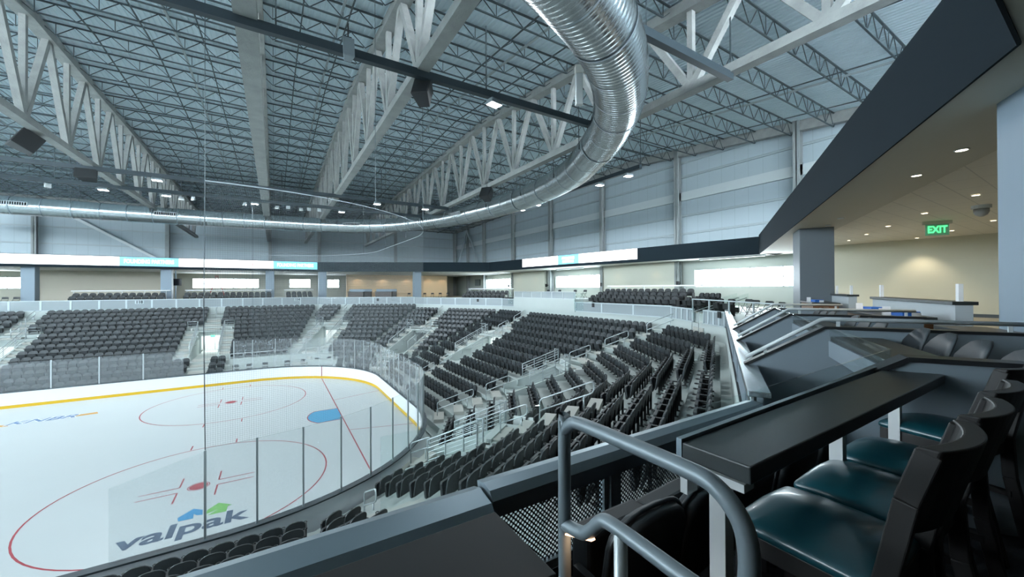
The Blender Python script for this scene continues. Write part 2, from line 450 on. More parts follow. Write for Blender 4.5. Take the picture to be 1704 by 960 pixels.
# ------------------------------------------------------------------ glass above the boards
GP = outline(.08, n=60)
def along(P):
    L = [0]
    for a, b in zip(P, P[1:]): L.append(L[-1]+(b-a).length)
    return L
GL = along(GP)
def gpt(s):
    for i in range(len(GL)-1):
        if GL[i+1] >= s:
            t = (s-GL[i])/(GL[i+1]-GL[i]); return GP[i].lerp(GP[i+1], t)
    return GP[-1].copy()
s_near = GL[1]; total = GL[-1]; s_far = GL[-2]     # the curve starts at s_near and ends at s_far
def xs(x): return s_near+(x-CX)          # arc length on the near straight
def xf(x): return s_far+(CX-x)
# panel joints: measured along the top rail, near side first
J = [xs(-7.0), xs(-5.13), xs(-4.0)+.05]
while J[-1] < xf(-5.1)-1.25: J.append(J[-1]+1.22)
J[-1] = xf(-5.1)
J += [xf(-6.4)]
x = -9.6
SIDE = []
while x > -40: SIDE.append((xf(x), xf(x-2.35))); x -= 2.35
def glass_panel(s0, s1, h0, h1, label, post=True, postw=.05, group='clear panels above the rink boards'):
    a = gpt(s0); t = thing('rink_glass_panel', label, 'rink glass', (a.x, a.y, BH+.01), 0, group)
    n = max(1, int((s1-s0)/.3)); mb = MB(); vs = []; fs = []
    for k in range(n+1):
        p = gpt(s0+(s1-s0)*k/n)-a; h = h0+(h1-h0)*k/n; vs += [(p.x, p.y, 0), (p.x, p.y, h)]
    for k in range(n): fs.append((2*k, 2*k+2, 2*k+3, 2*k+1))
    mb.add(vs, fs); g = mb.build('pane', GLASS, t)
    sm = g.modifiers.new('thickness', 'SOLIDIFY'); sm.thickness = .012
    if post:
        q = gpt(s1)-a
        pm = MB(); pm.box(q.x-postw/2, q.x+postw/2, q.y-.035, q.y+.035, 0, h1+.02); pm.build('post', STEEL, t)
    return t
cnt = [0]
def side_word(s):
    p = gpt(s)
    if p.y < -6 and p.x < 1.6: return 'near corner boards, beside the near seats'
    if p.x > 1.6: return 'end boards behind the goal'
    return 'far end zone boards'
groups = {}
for s0, s1 in zip(J, J[1:]):
    k = side_word((s0+s1)/2); groups[k] = groups.get(k, 0)+1
    h0, h1 = 2.44, 2.44
    if s0 < xs(-5.2): h0, h1 = 1.85, 2.36
    if s0 > xf(-5.2): h0, h1 = 2.44, 2.0
    glass_panel(s0, s1, h0, h1, f'clear glass panel, {nth(groups[k])} along the {k}')
for i, (s0, s1) in enumerate(SIDE):
    glass_panel(s0, s1, 1.92, 1.92, f'low side glass panel on far boards, {nth(i+1)} left of the far stair', postw=.07)

# ------------------------------------------------------------------ safety net
NETZ = 10.8
np_ = [p for s in [xs(-5.13)+(xf(-5.1)-xs(-5.13))*k/70 for k in range(71)] for p in [gpt(s)]]
mb = MB(); mb.uv = []; L = along(np_); vs = []; fs = []
for p, l in zip(np_, L):
    for z in (BH+2.44, NETZ): vs.append((p.x, p.y, z)); mb.uv.append((l, z))
for i in range(len(np_)-1): fs.append((2*i, 2*i+2, 2*i+3, 2*i+1))
mb.add(vs, fs)
nett = thing('safety_net', 'dark fine safety netting hung above the end zone glass', 'net', (0, 0, 0))
nm = mb.build('netting', NET, nett)
mb = MB(); mb.tube([(p.x, p.y, NETZ) for p in np_], .013, 6); mb.build('support_cable', GREYB, nett)
mb = MB(); p = np_[0]; mb.tube([(p.x, p.y, BH+2.4), (p.x-.03, p.y, 7), (p.x, p.y, NETZ)], .012, 6)
p = np_[-1]; mb.tube([(p.x, p.y, BH+2.4), (p.x, p.y, NETZ)], .012, 6); mb.build('edge_rope', DARKCAP, nett)
mb = MB()
for i in range(0, len(np_), 10): p = np_[i]; mb.cyl((p.x, p.y, NETZ), (p.x, p.y, 19.3), .01, 5)
mb.build('hanger_wire', JOIST, nett)

# ------------------------------------------------------------------ terraces
def seg_points(o, nseg):
    c = curve(o); out = []
    for (a, b), n in zip(zip(c, c[1:]), nseg):
        for k in range(n): out.append((a.lerp(b, k/n)))
    out.append(c[-1]); return out
base = curve(8); NSEG = [max(1, int((b-a).length/.3)) for a, b in zip(base, base[1:])]
SEGOF = [i for i, n in enumerate(NSEG) for _ in range(n)]
mb = MB()
TROWS = [14]*7
def strip(o0, z0, o1, z1, r, only=None):
    A_, B_ = seg_points(o0, NSEG), seg_points(o1, NSEG)
    vs = [(p.x, p.y, z0) for p in A_]+[(p.x, p.y, z1) for p in B_]; n = len(A_); fs = []
    for i in range(n-1):
        if r >= TROWS[SEGOF[i]]: continue
        if only and TROWS[SEGOF[i]] != only: continue
        c = (A_[i]+A_[i+1]+B_[i]+B_[i+1])/4
        if hole_hit(c): continue
        fs.append((i, i+1, n+i+1, n+i))
    mb.add(vs, fs)
strip(.2, 0.02, .6, .02, 0)
for r in range(14):
    o = O(r); z = Z(r)
    strip(o-.8, z-.36 if r else .02, o-.8, z, r)
    strip(o-.8, z, o+.26, z, r)
    if r+1 in (11, 12, 13, 14): strip(o+.26, z, o+1.6, z, r, r+1)
struct('floor_slab', MB().box(XL-15, 28, -40, 46, -.5, -.06), CONC)
terr = struct('floor_terraces', mb, CONC)

# aisle stairs, vomitories and their rails
LOOPS = 0
def loop_rail(A, o0, o1, label, z_add=0., w=0., r=.025):
    p, q = at_o(A, o0), at_o(A, o1); off = A['n']*w
    z0, z1 = zo(o0)+.05+z_add, zo(o1)+.05+z_add
    d = Vector((q.x-p.x, q.y-p.y, z1-z0)); L = d.length; d.normalize()
    b = Vector((p.x+off.x, p.y+off.y, z0)); e = Vector((q.x+off.x, q.y+off.y, z1))
    t = thing('aisle_handrail', label, 'handrail', b)
    h1, h0 = Vector((0, 0, .92)), Vector((0, 0, .52)); E = e-b
    pts = [Vector((0, 0, 0)), h1-Vector((0, 0, .1)), h1-Vector((0, 0, .03))+d*.03, h1+d*.1, E+h1-d*.02, E+h1+d*.07-Vector((0, 0, .03)), E+d*.1+Vector((0, 0, .8)), E+d*.1+Vector((0, 0, .62)), E+h0+d*.05+Vector((0, 0, .02)), E+h0-d*.03, h0+d*.02]
    MB().tube(pts, r, 8).build('rail', STEEL, t, True)
    m2 = MB(); k = E*.86; m2.tube([k, k+h0], r, 8); m2.build('post', STEEL, t, True)
    return t
for nm_, A in AISLES.items():
    far = 'far' in nm_
    st = MB()
    def steps(rng, w, off):
        for r in range(14):
            o = O(r)
            if not (rng[0] <= o <= rng[1]): continue
            o0, o1 = o-.27, o+.26
            p, q = at_o(A, o0)+A['n']*off, at_o(A, o1)+A['n']*off
            a = A['n']*w/2
            vs = [(*(p-a), Z(r)-.02), (*(p+a), Z(r)-.02), (*(q+a), Z(r)-.02), (*(q-a), Z(r)-.02)]
            vs += [(x, y, z+.2) for x, y, z in vs]
            st.add(vs, [(3, 2, 1, 0), (4, 5, 6, 7), (0, 1, 5, 4), (1, 2, 6, 5), (2, 3, 7, 6), (3, 0, 4, 7)])
    for key in ('up', 'lo'):
        if A.get(key): steps(A[key], 1.35, 0)
    if A['vom']:
        if A['side']:
            for s in (-1, 1): steps(A['vom'], .9, s*1.5)
    so = st.build('stair_steps', STEP); so['kind'] = 'structure'
    if not A['vom']: continue
    v0, v1 = A['vom']; zf = zo(v0)-.12
    # side walls of the opening, following the rake
    wl = MB()
    for s in (-1, 1):
        a, b = at_o(A, v0-.3)+A['n']*s*1.0, at_o(A, v1)+A['n']*s*1.0; n = A['n']*s*.12
        za, zb = zo(v0)+.15, zo(v1)+.2
        vs = [(*a, -.1), (*b, -.1), (*b, zb), (*a, za), (*(a+n), -.1), (*(b+n), -.1), (*(b+n), zb), (*(a+n), za)]
        wl.add(vs, [(0, 1, 2, 3), (7, 6, 5, 4), (0, 4, 5, 1), (1, 5, 6, 2), (2, 6, 7, 3), (3, 7, 4, 0)])
    # back wall above the doorway and floor of the opening
    c = at_o(A, v1); z1 = zo(v1)+.2
    Mx = Matrix.Translation((c.x, c.y, 0)) @ Matrix.Rotation(math.atan2(A['d'].y, A['d'].x), 4, 'Z')
    wl.box(-.05, .12, -1.0, -.85, zf, z1, Mx); wl.box(-.05, .12, .85, 1.0, zf, z1, Mx); wl.box(-.05, .12, -.85, .85, zf+1.75, z1, Mx)
    Lh = (at_o(A, v1)-at_o(A, v0)).length
    wl.box(-Lh-.3, 3.0, -1.0, 1.0, zf-.1, zf, Mx)
    wl.box(-.35, 1.0, -1.95 if A['side'] else -1.2, 1.95 if A['side'] else 1.2, z1-.15, z1, Mx)       # landing over the doorway
    wo = wl.build('wall_vomitory', CONCW); wo['kind'] = 'structure'
    # bright corridor behind
    cm = MB(); cm.box(2.6, 2.7, -1.6, 1.6, zf, z1+.2, Mx); cm.box(.12, 2.7, -1.7, -1.6, zf, z1+.2, Mx); cm.box(.12, 2.7, 1.6, 1.7, zf, z1+.2, Mx)
    co = cm.build('wall_corridor', mat('corridor_white', (.86, .89, .88), .6)); co['kind'] = 'structure'
    if far or 'goal' in nm_:
        l = bpy.data.lights.new('corridor_lamp', 'AREA'); l.energy = 70; l.size = 1.2; l.color = (.95, 1, .98)
        lo = bpy.data.objects.new('corridor_lamp', l); COL.objects.link(lo); lo.matrix_world = Mx @ Matrix.Translation((1.4, 0, z1-.25))
    if nm_ == 'far stair with the lit doorway':
        t = thing('exit_sign', 'small green exit sign over the lit doorway in the far stands', 'exit sign', Mx @ Vector((-.1, -.1, zf+1.7)), math.atan2(A['d'].y, A['d'].x))
        MB().box(-.03, .0, -.18, .18, -.1, .1).build('sign_face', LEDGR, t)
        t = thing('door_frame', 'white doorway frame at the end of the far stand tunnel', 'doorway', Mx @ Vector((2.5, 0, zf)), math.atan2(A['d'].y, A['d'].x))
        m_ = MB(); m_.box(-.03, .03, -.03, .03, 0, 1.9); m_.build('mullion', RAILP, t)
        m_ = MB(); m_.box(-.03, .03, -.9, -.84, 0, 1.95); m_.box(-.03, .03, .84, .9, 0, 1.95); m_.box(-.03, .03, -.9, .9, 1.9, 1.96); m_.build('frame', RAILP, t)
    # guard rails along both sides and across the landing
    for s in (-1, 1):
        sd = 'on the left' if s > 0 else 'on the right'
        a, b = at_o(A, v0+.9)+A['n']*s*1.06, at_o(A, v1-.1)+A['n']*s*1.06
        za, zb = zo(v0+.9)+.15, zo(v1)+.2
        t = thing('tunnel_guardrail', f'sloping metal guardrail {sd} of the tunnel opening, {nm_}', 'guardrail', (a.x, a.y, za))
        e = Vector((b.x-a.x, b.y-a.y, zb-za)); h = Vector((0, 0, .92))
        MB().tube([Vector((0, 0, 0)), h, e+h, e], .03, 8).build('top_rail', STEEL, t, True)
        m2 = MB()
        for k in range(1, 6): m2.tube([Vector((0, 0, .92*k/6)), e+Vector((0, 0, .92*k/6))], .012 if k != 4 else .022, 6)
        m2.build('infill_bars', STEEL, t)
        m2 = MB()
        for k in (.33, .66): m2.box((e*k).x-.02, (e*k).x+.02, (e*k).y-.02, (e*k).y+.02, (e*k).z-.1, (e*k).z+.92)
        m2.build('posts', STEEL, t)
        # landing rail turning the corner
        t = thing('landing_guardrail', f'short metal landing guardrail {sd}, {nm_}', 'guardrail', Mx @ Vector((-.3, s*1.1, z1)), math.atan2(A['d'].y, A['d'].x))
        m2 = MB(); y1 = s*(.8 if A['side'] else .06)
        m2.tube([(0, 0, 0), (0, 0, .95), (0, y1, .95), (.25, y1, .95), (.25, y1, 0)], .026, 8); m2.build('rail', STEEL, t, True)
        m2 = MB(); m2.tube([(0, 0, .5), (0, y1, .5)], .016, 6); m2.tube([(0, 0, .72), (0, y1, .72)], .016, 6); m2.build('infill_bars', STEEL, t)
for nm_, lst in {
 'far left stair': [(10.9, 12.4), (13.2, 14.8)],
 'far stair with the lit doorway': [(13.6, 14.6)], 'far corner stair': [(13.9, 14.9)],
 'end corner stair': [(13.3, 14.4), (10.6, 11.6)],
 'end stair behind the goal': [(12.6, 14.1), (10.5, 11.7), (4.2, 5.3), (2.2, 3.6)],
 'corner stair': [(11.1, 12.5), (8.9, 10.1), (13.8, 15.6), (4.0, 5.2), (1.3, 3.2)],
 'near corner stair': [(8.5, 10.8), (6.6, 7.8), (1.7, 2.7)],
 'near side stair': [(1.3, 2.7)]}.items():
    for i, (a, b) in enumerate(lst):
        loop_rail(AISLES[nm_], a, b, f'looped metal stair handrail, {nth(i+1)} listed from the top, {nm_}'.replace(f'{nth(i+1)} listed from the top', ['upper', 'middle', 'topmost', 'lower', 'lowest'][i] if len(lst) > 3 else ['upper', 'lower', 'lowest'][i]))

# ------------------------------------------------------------------ stadium seats
def back_outline(w, z0, z1, n=9):
    pts = [(-w*.46, z0), (-w/2, z0+.10)]
    rr = .17
    for k in range(n+1):
        a = math.pi-math.pi*k/n; pts.append((w/2*math.copysign(abs(math.cos(a))**.75, math.cos(a)), z1-rr+rr*math.sin(a)))
    pts += [(w/2, z0+.10), (w*.46, z0)]
    return pts
def bent_panel(mb, poly, yf, th):
    """panel whose outline is poly in x,z; yf(x,z) is its front surface; th its thickness to the rear"""
    n = len(poly)
    fr = [(x, yf(x, z), z) for x, z in poly]; bk = [(x, yf(x, z)-th, z) for x, z in poly]
    zc = sum(p[1] for p in poly)/n
    c1 = (0, yf(0, zc), zc); c2 = (0, yf(0, zc)-th, zc)
    vs = fr+bk+[c1, c2]
    fs = [(i, (i+1) % n, 2*n) for i in range(n)]+[(n+(i+1) % n, n+i, 2*n+1) for i in range(n)]+[((i+1) % n, i, n+i, n+(i+1) % n) for i in range(n)]
    return mb.add(vs, fs)
yb = lambda x, z: .06-.16*(z-.38)+.35*x*x
def seat_back(mb, fine=True):
    bent_panel(mb, back_outline(.505, .26, .86, 9 if fine else 5), yb, .045)
    return mb
def seat_pad(mb, fine=True):
    bent_panel(mb, back_outline(.38, .46, .81, 7 if fine else 3), lambda x, z: yb(x, z)+.022, .03)
    return mb
def seat_pan(mb, fine=True):
    poly = [(-.235, .20), (-.245, .32), (-.235, .58), (-.19, .625), (.19, .625), (.235, .58), (.245, .32), (.235, .20)] if fine else [(-.24, .20), (-.23, .62), (.23, .62), (.24, .20)]
    bent_panel(mb, poly, lambda x, z: .26+.12*(z-.33)-.3*x*x, .075)
    return mb
def seat_std(mb, fine=True):
    mb.box(.25, .285, -.02, .05, 0, .52); mb.box(.235, .30, -.06, .12, 0, .03) if fine else None
    mb.box(.25, .285, -.02, .30, .26, .40)
    return mb
def seat_arm(mb):
    mb.box(.235, .30, -.02, .30, .57, .60); mb.box(.25, .285, -.02, .05, .5, .58); return mb
def seat_cup(mb):
    mb.tube([(.267+.045*math.cos(a*math.pi/4), .345+.045*math.sin(a*math.pi/4), .585) for a in range(8)], .012, 5, closed=True); return mb
proto = thing('arena_chair', 'seat', 'stadium seat')
o_ = seat_back(MB()).build('backrest', SEATB, proto, False); bevel(o_, .012, 2, 50)
o2_ = seat_pad(MB()).build('back_pad', SEATB, o_); 
bevel(seat_pan(MB()).build('seat', SEATP, proto), .012, 2, 50)
bevel(seat_std(MB()).build('leg', SEATD, proto), .005, 1)
a_ = seat_arm(MB()).build('armrest', SEATD, proto); seat_cup(MB()).build('cup_holder', SEATD, a_, True)
tmpl = MB(); seat_back(tmpl, False); seat_pad(tmpl, False); tmpl.cur = 1; seat_pan(tmpl, False); tmpl.cur = 2; seat_std(tmpl, False); tmpl.box(.235, .30, -.02, .30, .57, .60)

def guard_hides(p):
    """does the near guard wall hide the point p (seat top) from where the photo was taken?"""
    a = Vector((CAM.x, CAM.y)); b = Vector((p.x, p.y))
    for g0, g1 in list(zip(GUARD, GUARD[1:]))[:3]:
        d1 = b-a; d2 = g1-g0; den = d1.x*d2.y-d1.y*d2.x
        if abs(den) < 1e-9: continue
        t = ((g0.x-a.x)*d2.y-(g0.y-a.y)*d2.x)/den; u = ((g0.x-a.x)*d1.y-(g0.y-a.y)*d1.x)/den
        if 0 < t < 1 and -.01 < u < 1.01 and CAM.z+(p.z-CAM.z)*t < 6.58: return True
    return False
SECN = ['near-side block', 'near curve', 'near corner block', 'end block', 'far corner block', 'far curve', 'far-side block']
seats = []
for r in range(14):
    c = curve(O(r)-.02)
    for k, (a, b) in enumerate(zip(c, c[1:])):
        if r >= NROWS[k]: continue
        L = (b-a).length; t = (b-a)/L; nin = Vector((-t.y, t.x)); pitch = .56; n = 0
        runs = []; st_ = None; q_ = .06 if k else 0.; ds = .05; nS = int(L/ds)
        for j in range(nS+1):
            sj = j*ds; ok = .26 < sj+.001 < L-.26 and not aisle_hit(a+t*sj, O(r), .70, 1.98)
            if ok and st_ is None: st_ = sj
            if (not ok or j == nS) and st_ is not None:
                if sj-st_ > .6: runs.append((st_, sj))
                st_ = None
        slots = []
        for u0, u1 in runs:
            n = int((u1-u0+.04)/.545); pt = min(.58, (u1-u0)/n) if n else 0
            base_ = u0 if k != 0 else u1-n*pt
            slots += [base_+(i+.5)*pt for i in range(n)]
        for s in slots:
            p = a+t*s
            if k == 6 and r == 0 and p.x > -6.5: continue
            if k >= 4 and r < 3 and p.x > -7.2 and p.y > 9.0 and p.x < 1.5: continue     # timekeepers' platform
            P = Vector((p.x, p.y, Z(r))); q = proj(P+Vector((0, 0, .7)))
            if not q or not (-60 < q[0] < 1760 and q[1] < 1010): continue
            if guard_hides(P+Vector((0, 0, .95))): continue
            seats.append((q[2], P, math.atan2(nin.y, nin.x)-math.pi/2, r, k))
seats.sort(key=lambda s: s[0])
near, rest = seats[:296], seats[296:]
count = {}
AN = list(AISLES.items())
near.sort(key=lambda s: (s[4], s[3], -s[1].y, s[1].x))
for d, P, rz, r, k in near:
    key = (k, r); count[key] = count.get(key, 0)+1
    blk = ['near-side block under the club rail', 'near curve block', 'near corner block', 'end block behind the goal', 'far corner block', 'far curve', 'far side'][k]
    lab = f'black folding arena seat, {nth(count[key])} along the {nth(r+1)} row up, {blk}'
    o = dup(proto, P, rz, lab, 'black folding seats in the seating bowl')
for o in list(proto.children_recursive)+[proto]: bpy.data.objects.remove(o)
mb = MB()
for d, P, rz, r, k in rest:
    M = Matrix.Translation(P) @ Matrix.Rotation(rz, 4, 'Z'); n = len(mb.v)
    mb.v += [tuple(M @ Vector(v)) for v in tmpl.v]; mb.f += [tuple(i+n for i in f) for f in tmpl.f]; mb.mi += tmpl.mi
o = mb.build('arena_chairs', [SEATB, SEATP, SEATD])
tag(o, 'rows of black folding arena seats filling the far and upper stands', 'stadium seats', 'black folding seats in the seating bowl', 'stuff')
import collections; print('SEGS', sorted(collections.Counter((q[4], q[3]) for q in seats).items()))
print('SEATS', len(seats), [tuple(round(x, 1) for x in seats[i][1]) for i in (0, 295)])

# ------------------------------------------------------------------ guard wall, panels and cap round the bowl
gz0, gz1 = 5.85, 6.68
G0 = GUARD[1]
struct('wall_rim_upper', wall_strip(curve(0, [d_+.1 for d_ in GD])[2:], 5.7, FLOOR-.02, .2), CONCW)
wall_o = struct('wall_bowl_rim', wall_strip(GUARD[1:], -.2, gz0, .25), CONCW)
struct('wall_bowl_front', MB().box(XL, G0.x, G0.y-.3, G0.y-.02, -.2, gz0), CONCW)
def guard_run(a, b, n, z0, z1, name, base_label, far):
    d = (b-a)/n; ang = math.atan2(d.y, d.x); L = d.length
    for i in range(n):
        p = a+d*i
        t = thing('guard_panel', base_label.format(nth(i+1)), 'guard panel', (p.x, p.y, z0), ang, 'framed mesh guard panels round the bowl')
        mb = MB(); mb.uv = [(0, 0), (L, 0), (L, z1-z0), (0, z1-z0)]
        mb.add([(.05, -.02, .06), (L-.05, -.02, .06), (L-.05, -.02, z1-z0-.06), (.05, -.02, z1-z0-.06)], [(0, 1, 2, 3)])
        mb.build('mesh_infill', PERF, t)
        mb = MB(); mb.box(0, .07, -.05, .03, 0, z1-z0); mb.box(L-.07, L, -.05, .03, 0, z1-z0); mb.box(0, L, -.05, .03, 0, .06); mb.box(0, L, -.06, .06, z1-z0-.07, z1-z0)
        mb.build('frame', PANELF, t)
G = GUARD
guard_run(G[7].lerp(G[6], .0), G[6], 24, 5.85, 6.84, 'far', 'pale mesh guard panel above the far stand, {} from the left', True)
guard_run(G[6], G[5], 7, 5.85, 6.80, 'farc', 'pale mesh guard panel above the far curve, {} from the left', True)
guard_run(G[5], G[4], 6, 5.85, 6.74, 'farcc', 'pale mesh guard panel above the far corner, {} from the left', True)
gm1, gm2 = G[4].lerp(G[3], .02), G[4].lerp(G[3], 1.)
yA, yB = 8.4, -1.4
xg = G[4].x
guard_run(G[4], Vector((xg, yA)), 1 if G[4].y-yA < 2.6 else 2, 5.85, 6.7, 'e1', 'pale mesh guard panel left of the raised end platform, {} from the left', True)
guard_run(Vector((xg, yB)), G[3], 3, 5.85, 6.66, 'e2', 'pale mesh guard panel right of the raised end platform, {} from the left', True)
pA = G[3].lerp(G[2], .0); pL = G[3].lerp(G[2], .48); pR = G[3].lerp(G[2], .66)
guard_run(G[3], pL, 4, 5.85, 6.62, 'e3', 'pale mesh guard panel left of the club stair, {} from the left', True)
guard_run(pR, G[2], 4, 5.85, 6.62, 'e4', 'pale mesh guard panel right of the club stair, {} from the left', True)
# raised platform at the end
mb = MB(); mb.box(xg-.1, xg+4.2, yB, yA, 5.8, 6.86); struct('wall_end_platform', mb, CONCW)
for i in range(6):
    y0 = yA-(yA-yB)/6*i
    t = thing('platform_rail_panel', f'low white mesh railing panel on the raised end platform, {nth(i+1)} from the left', 'railing', (xg, y0, 6.86), -math.pi/2, 'white railing panels on the end platform')
    L = (yA-yB)/6; mb = MB(); mb.uv = [(0, 0), (L, 0), (L, .6), (0, .6)]
    mb.add([(.04, 0, .05), (L-.04, 0, .05), (L-.04, 0, .6), (.04, 0, .6)], [(0, 1, 2, 3)]); mb.build('mesh_infill', PERF, t)
    mb = MB(); mb.box(0, .05, -.03, .03, 0, .66); mb.box(L-.05, L, -.03, .03, 0, .66); mb.box(0, L, -.03, .03, .6, .66); mb.box(0, L, -.03, .03, 0, .05); mb.build('frame', RAILP, t)
def glass_screen(name, label, pts, th=.015, cat='glass screen'):
    a = Vector(pts[0]); t = thing(name, label, cat, a); m = MB(); m.add([Vector(p)-a for p in pts], [tuple(range(len(pts)))])
    g = m.build('pane', CLEARG, t); s = g.modifiers.new('thickness', 'SOLIDIFY'); s.thickness = th; return t
glass_screen('glass_screen', 'dark glass screen at the left end of the raised platform', [(xg-.05, yA+1.2, 6.1), (xg-.05, yA, 6.1), (xg-.05, yA, 7.45), (xg-.05, yA+1.2, 7.45)])
glass_screen('glass_screen', 'tinted glass screen at the right end of the raised platform', [(xg-.12, yB+.1, 5.95), (xg-.12, yB-1.1, 5.95), (xg-.12, yB-1.1, 7.4), (xg-.12, yB+.1, 7.4)])
# club stair through the guard in the corner
A = AISLES['corner stair']; d = (G[2]-G[3]).normalized(); nn = Vector((d.y, -d.x)); nn = nn if nn.dot(A['d']) > 0 else -nn
mb = MB()
for k in range(6):
    a, b = pL+nn*(-.5+.45*k), pR+nn*(-.5+.45*k); z1 = 5.2+.2*(k+1)
    q = [(a, 4.6), (b, 4.6)]; a2, b2 = a+nn*.46, b+nn*.46
    vs = [(*p, z) for z in (4.6, z1) for p in (a, b, b2, a2)]
    mb.add(vs, [(3, 2, 1, 0), (4, 5, 6, 7), (0, 1, 5, 4), (1, 2, 6, 5), (2, 3, 7, 6), (3, 0, 4, 7)])
struct('stair_club', mb, STEP)
for s, e, w_ in ((pL, 'left', .03), (pR, 'right', -.03)):
    a = s+d*w_-nn*.2; b = s+d*w_+nn*2.5
    glass_screen('stair_glass', f'sloping glass balustrade on the {e} of the club stair', [(*a, 6.0), (*b, 6.5), (*b, 7.5), (*a, 6.75)], cat='glass balustrade')
    t = thing('club_stair_rail', f'metal tube handrail on the {e} of the club stair', 'handrail', (*a, 6.0)); e_ = Vector((*(b-a), 0))
    MB().tube([(d.x*w_*5, d.y*w_*5, -.6), (d.x*w_*5, d.y*w_*5, .45), Vector((d.x*w_*5, d.y*w_*5, 0))+e_+Vector((0, 0, 1.25)), Vector((d.x*w_*5, d.y*w_*5, 0))+e_+Vector((0, 0, .4))], .022, 8).build('rail', STEEL, t, True)
# bright metal cap along the suites, and the near guard in front of us
t = thing('drink_rail', 'bright metal ledge capping the suite front beside the corner seats', 'ledge', (*G[2], 6.68))
a, b = G[2], G[1]; d = (b-a).normalized(); ang = math.atan2(d.y, d.x); L = (b-a).length
M = Matrix.Rotation(ang, 4, 'Z')
mb = MB(); mb.box(0, L-.15, -.04, .17, 0, .06, M); mb.box(0, L-.15, -.02, .02, -.12, .0, M); bevel(mb.build('cap', CAPB, t), .01)
mb = MB(); mb.box(0, L-.15, .04, .10, -1.6, 0, M); mb.build('panel', SUITEW, t)
# near guard: post, cap, infill
gy = G[1].y; x1 = G[1].x+.05; z_t = 6.72
t = thing('near_guardrail', 'dark steel guardrail with perforated panels at the club front', 'guardrail', (x1, gy, 5.8))
xl = -2.47-x1
mb = MB(); vs = []
prof = [(.08, .72), (.10, .85), (.02, .87), (-.06, .855), (-.10, .81), (-.075, .70), (-.02, .67)]
def extr(prof, x0, x1):
    m_ = MB(); n = len(prof)
    m_.add([(x0, y, z) for y, z in prof]+[(x1, y, z) for y, z in prof], [tuple(range(n)), tuple(range(2*n-1, n-1, -1))]+[(i, n+i, n+(i+1) % n, (i+1) % n) for i in range(n)]); return m_
extr(prof, xl+.0, 0).build('cap', CAPM, t)
mb = MB(); n_b = 3; bl = -xl/n_b
for k in range(n_b+1): mb.box(xl+k*bl-.045, xl+k*bl+.045, -.05, .05, 0, .74)
mb.build('post', POSTF, t)
mb = MB()
for k in range(n_b):
    a, b = xl+k*bl+.045, xl+(k+1)*bl-.045
    mb.box(a, b, -.025, .025, .66, .72); mb.box(a, b, -.025, .025, .20, .26); mb.box(a, a+.04, -.025, .025, .2, .7); mb.box(b-.04, b, -.025, .025, .2, .7)
mb.box(xl, 0, -.06, .06, .02, .12)
mb.build('frame', POSTF, t)
for k in range(n_b):
    a, b = xl+k*bl+.08, xl+(k+1)*bl-.08; m_ = MB(); m_.uv = [(a, 0), (b, 0), (b, .42), (a, .42)]
    m_.add([(a, 0, .25), (b, 0, .25), (b, 0, .67), (a, 0, .67)], [(0, 1, 2, 3)]); m_.build('mesh_infill', PERFD, t)
# left part: deeper cap in front of the left counter
t = thing('metal_ledge', 'wide dark blue metal guard cap along the left counter', 'guard cap', (-2.47, gy, 5.8))
prof2 = [(.08, .62), (.10, .82), (.02, .845), (-.12, .82), (-.18, .76), (-.16, .55), (.04, .55)]
extr(prof2, -9.0, -.02).build('cap', CAPM, t)
mb = MB(); mb.box(-9, -.02, -.04, .06, .06, .66); mb.build('panel', SUITEW, t)

# ------------------------------------------------------------------ concourse floor, outer walls, windows
XW, YW = 28.0, 46.0
mb = MB(); g = [p.copy() for p in GUARD[1:]]
outer = [Vector((x, y)) for x, y in ((XW, -24.3), (XW, -20), (XW, -16), (XW, -6), (XW, 6), (XW, YW), (XW-8, YW), (XL, YW))]
cn_, e3_, n3_ = Vector((CX, -CY)), Vector((.8660254, .5)), Vector((.5, -.8660254))
g = [cn_+e3_*8.5+n3_*23.0, cn_+e3_*8.5+n3_*20.25]+g[1:]
outer = [Vector((XW, -17)), Vector((XW, -16.5))]+outer[2:]
vs = [(p.x, p.y, FLOOR) for p in g]+[(p.x, p.y, FLOOR) for p in outer]
n = len(g); mb.add(vs, [(i, n+min(i, 7), n+min(i+1, 7), i+1) for i in range(n-1)]); mb.add([(*p, FLOOR) for p in (cn_+e3_*-5.6+n3_*23, Vector((1.2, -40)), Vector((XW, -40)), Vector((XW, -17)), cn_+e3_*8.5+n3_*23)], [(0, 1, 2, 3, 4)])
CFL = mat('concourse_floor', (.34, .34, .30), .5, noise=.06, nscale=2)
struct('floor_concourse', mb, CFL)
# outer walls: windows as openings
def wall_with_windows(name, axis, c, lo, hi, z0, z1, wins, m, th=.3):
    mb = MB()
    def bx(a, b, p, q):
        if b-a < .01 or q-p < .01: return
        if axis == 'x': mb.box(c, c+th, a, b, p, q)
        else: mb.box(a, b, c, c+th, p, q)
    e = lo
    for a, b, s, h in wins:
        bx(e, a, z0, z1); bx(a, b, z0, s); bx(a, b, h, z1); e = b
    bx(e, hi, z0, z1)
    return struct(name, mb, m)
WR = [(-15.2, -6.0, 7.86, 9.4), (4.9, 13.6, 7.86, 9.4), (24.9, 33.2, 7.86, 9.4)]
WF = [(-37.0, -29.9, 8.05, 9.5), (-13.7, -5.6, 8.05, 9.5), (-1.4, 1.6, 8.05, 9.5), (4.2, 6.0, 8.05, 9.5)]
wall_with_windows('wall_right', 'x', XW, -40, YW+.3, -.5, 11.2, WR, PALEW)
wall_with_windows('wall_back', 'y', YW, XL-16, XW+.3, -.5, 11.2, WF, mat('back_wall_paint', (.52, .52, .45), .6))
mb = MB(); mb.box(XW, XW+.3, -40, YW+.3, 11.2, 21.5); struct('wall_right_upper', mb, WALLPY)
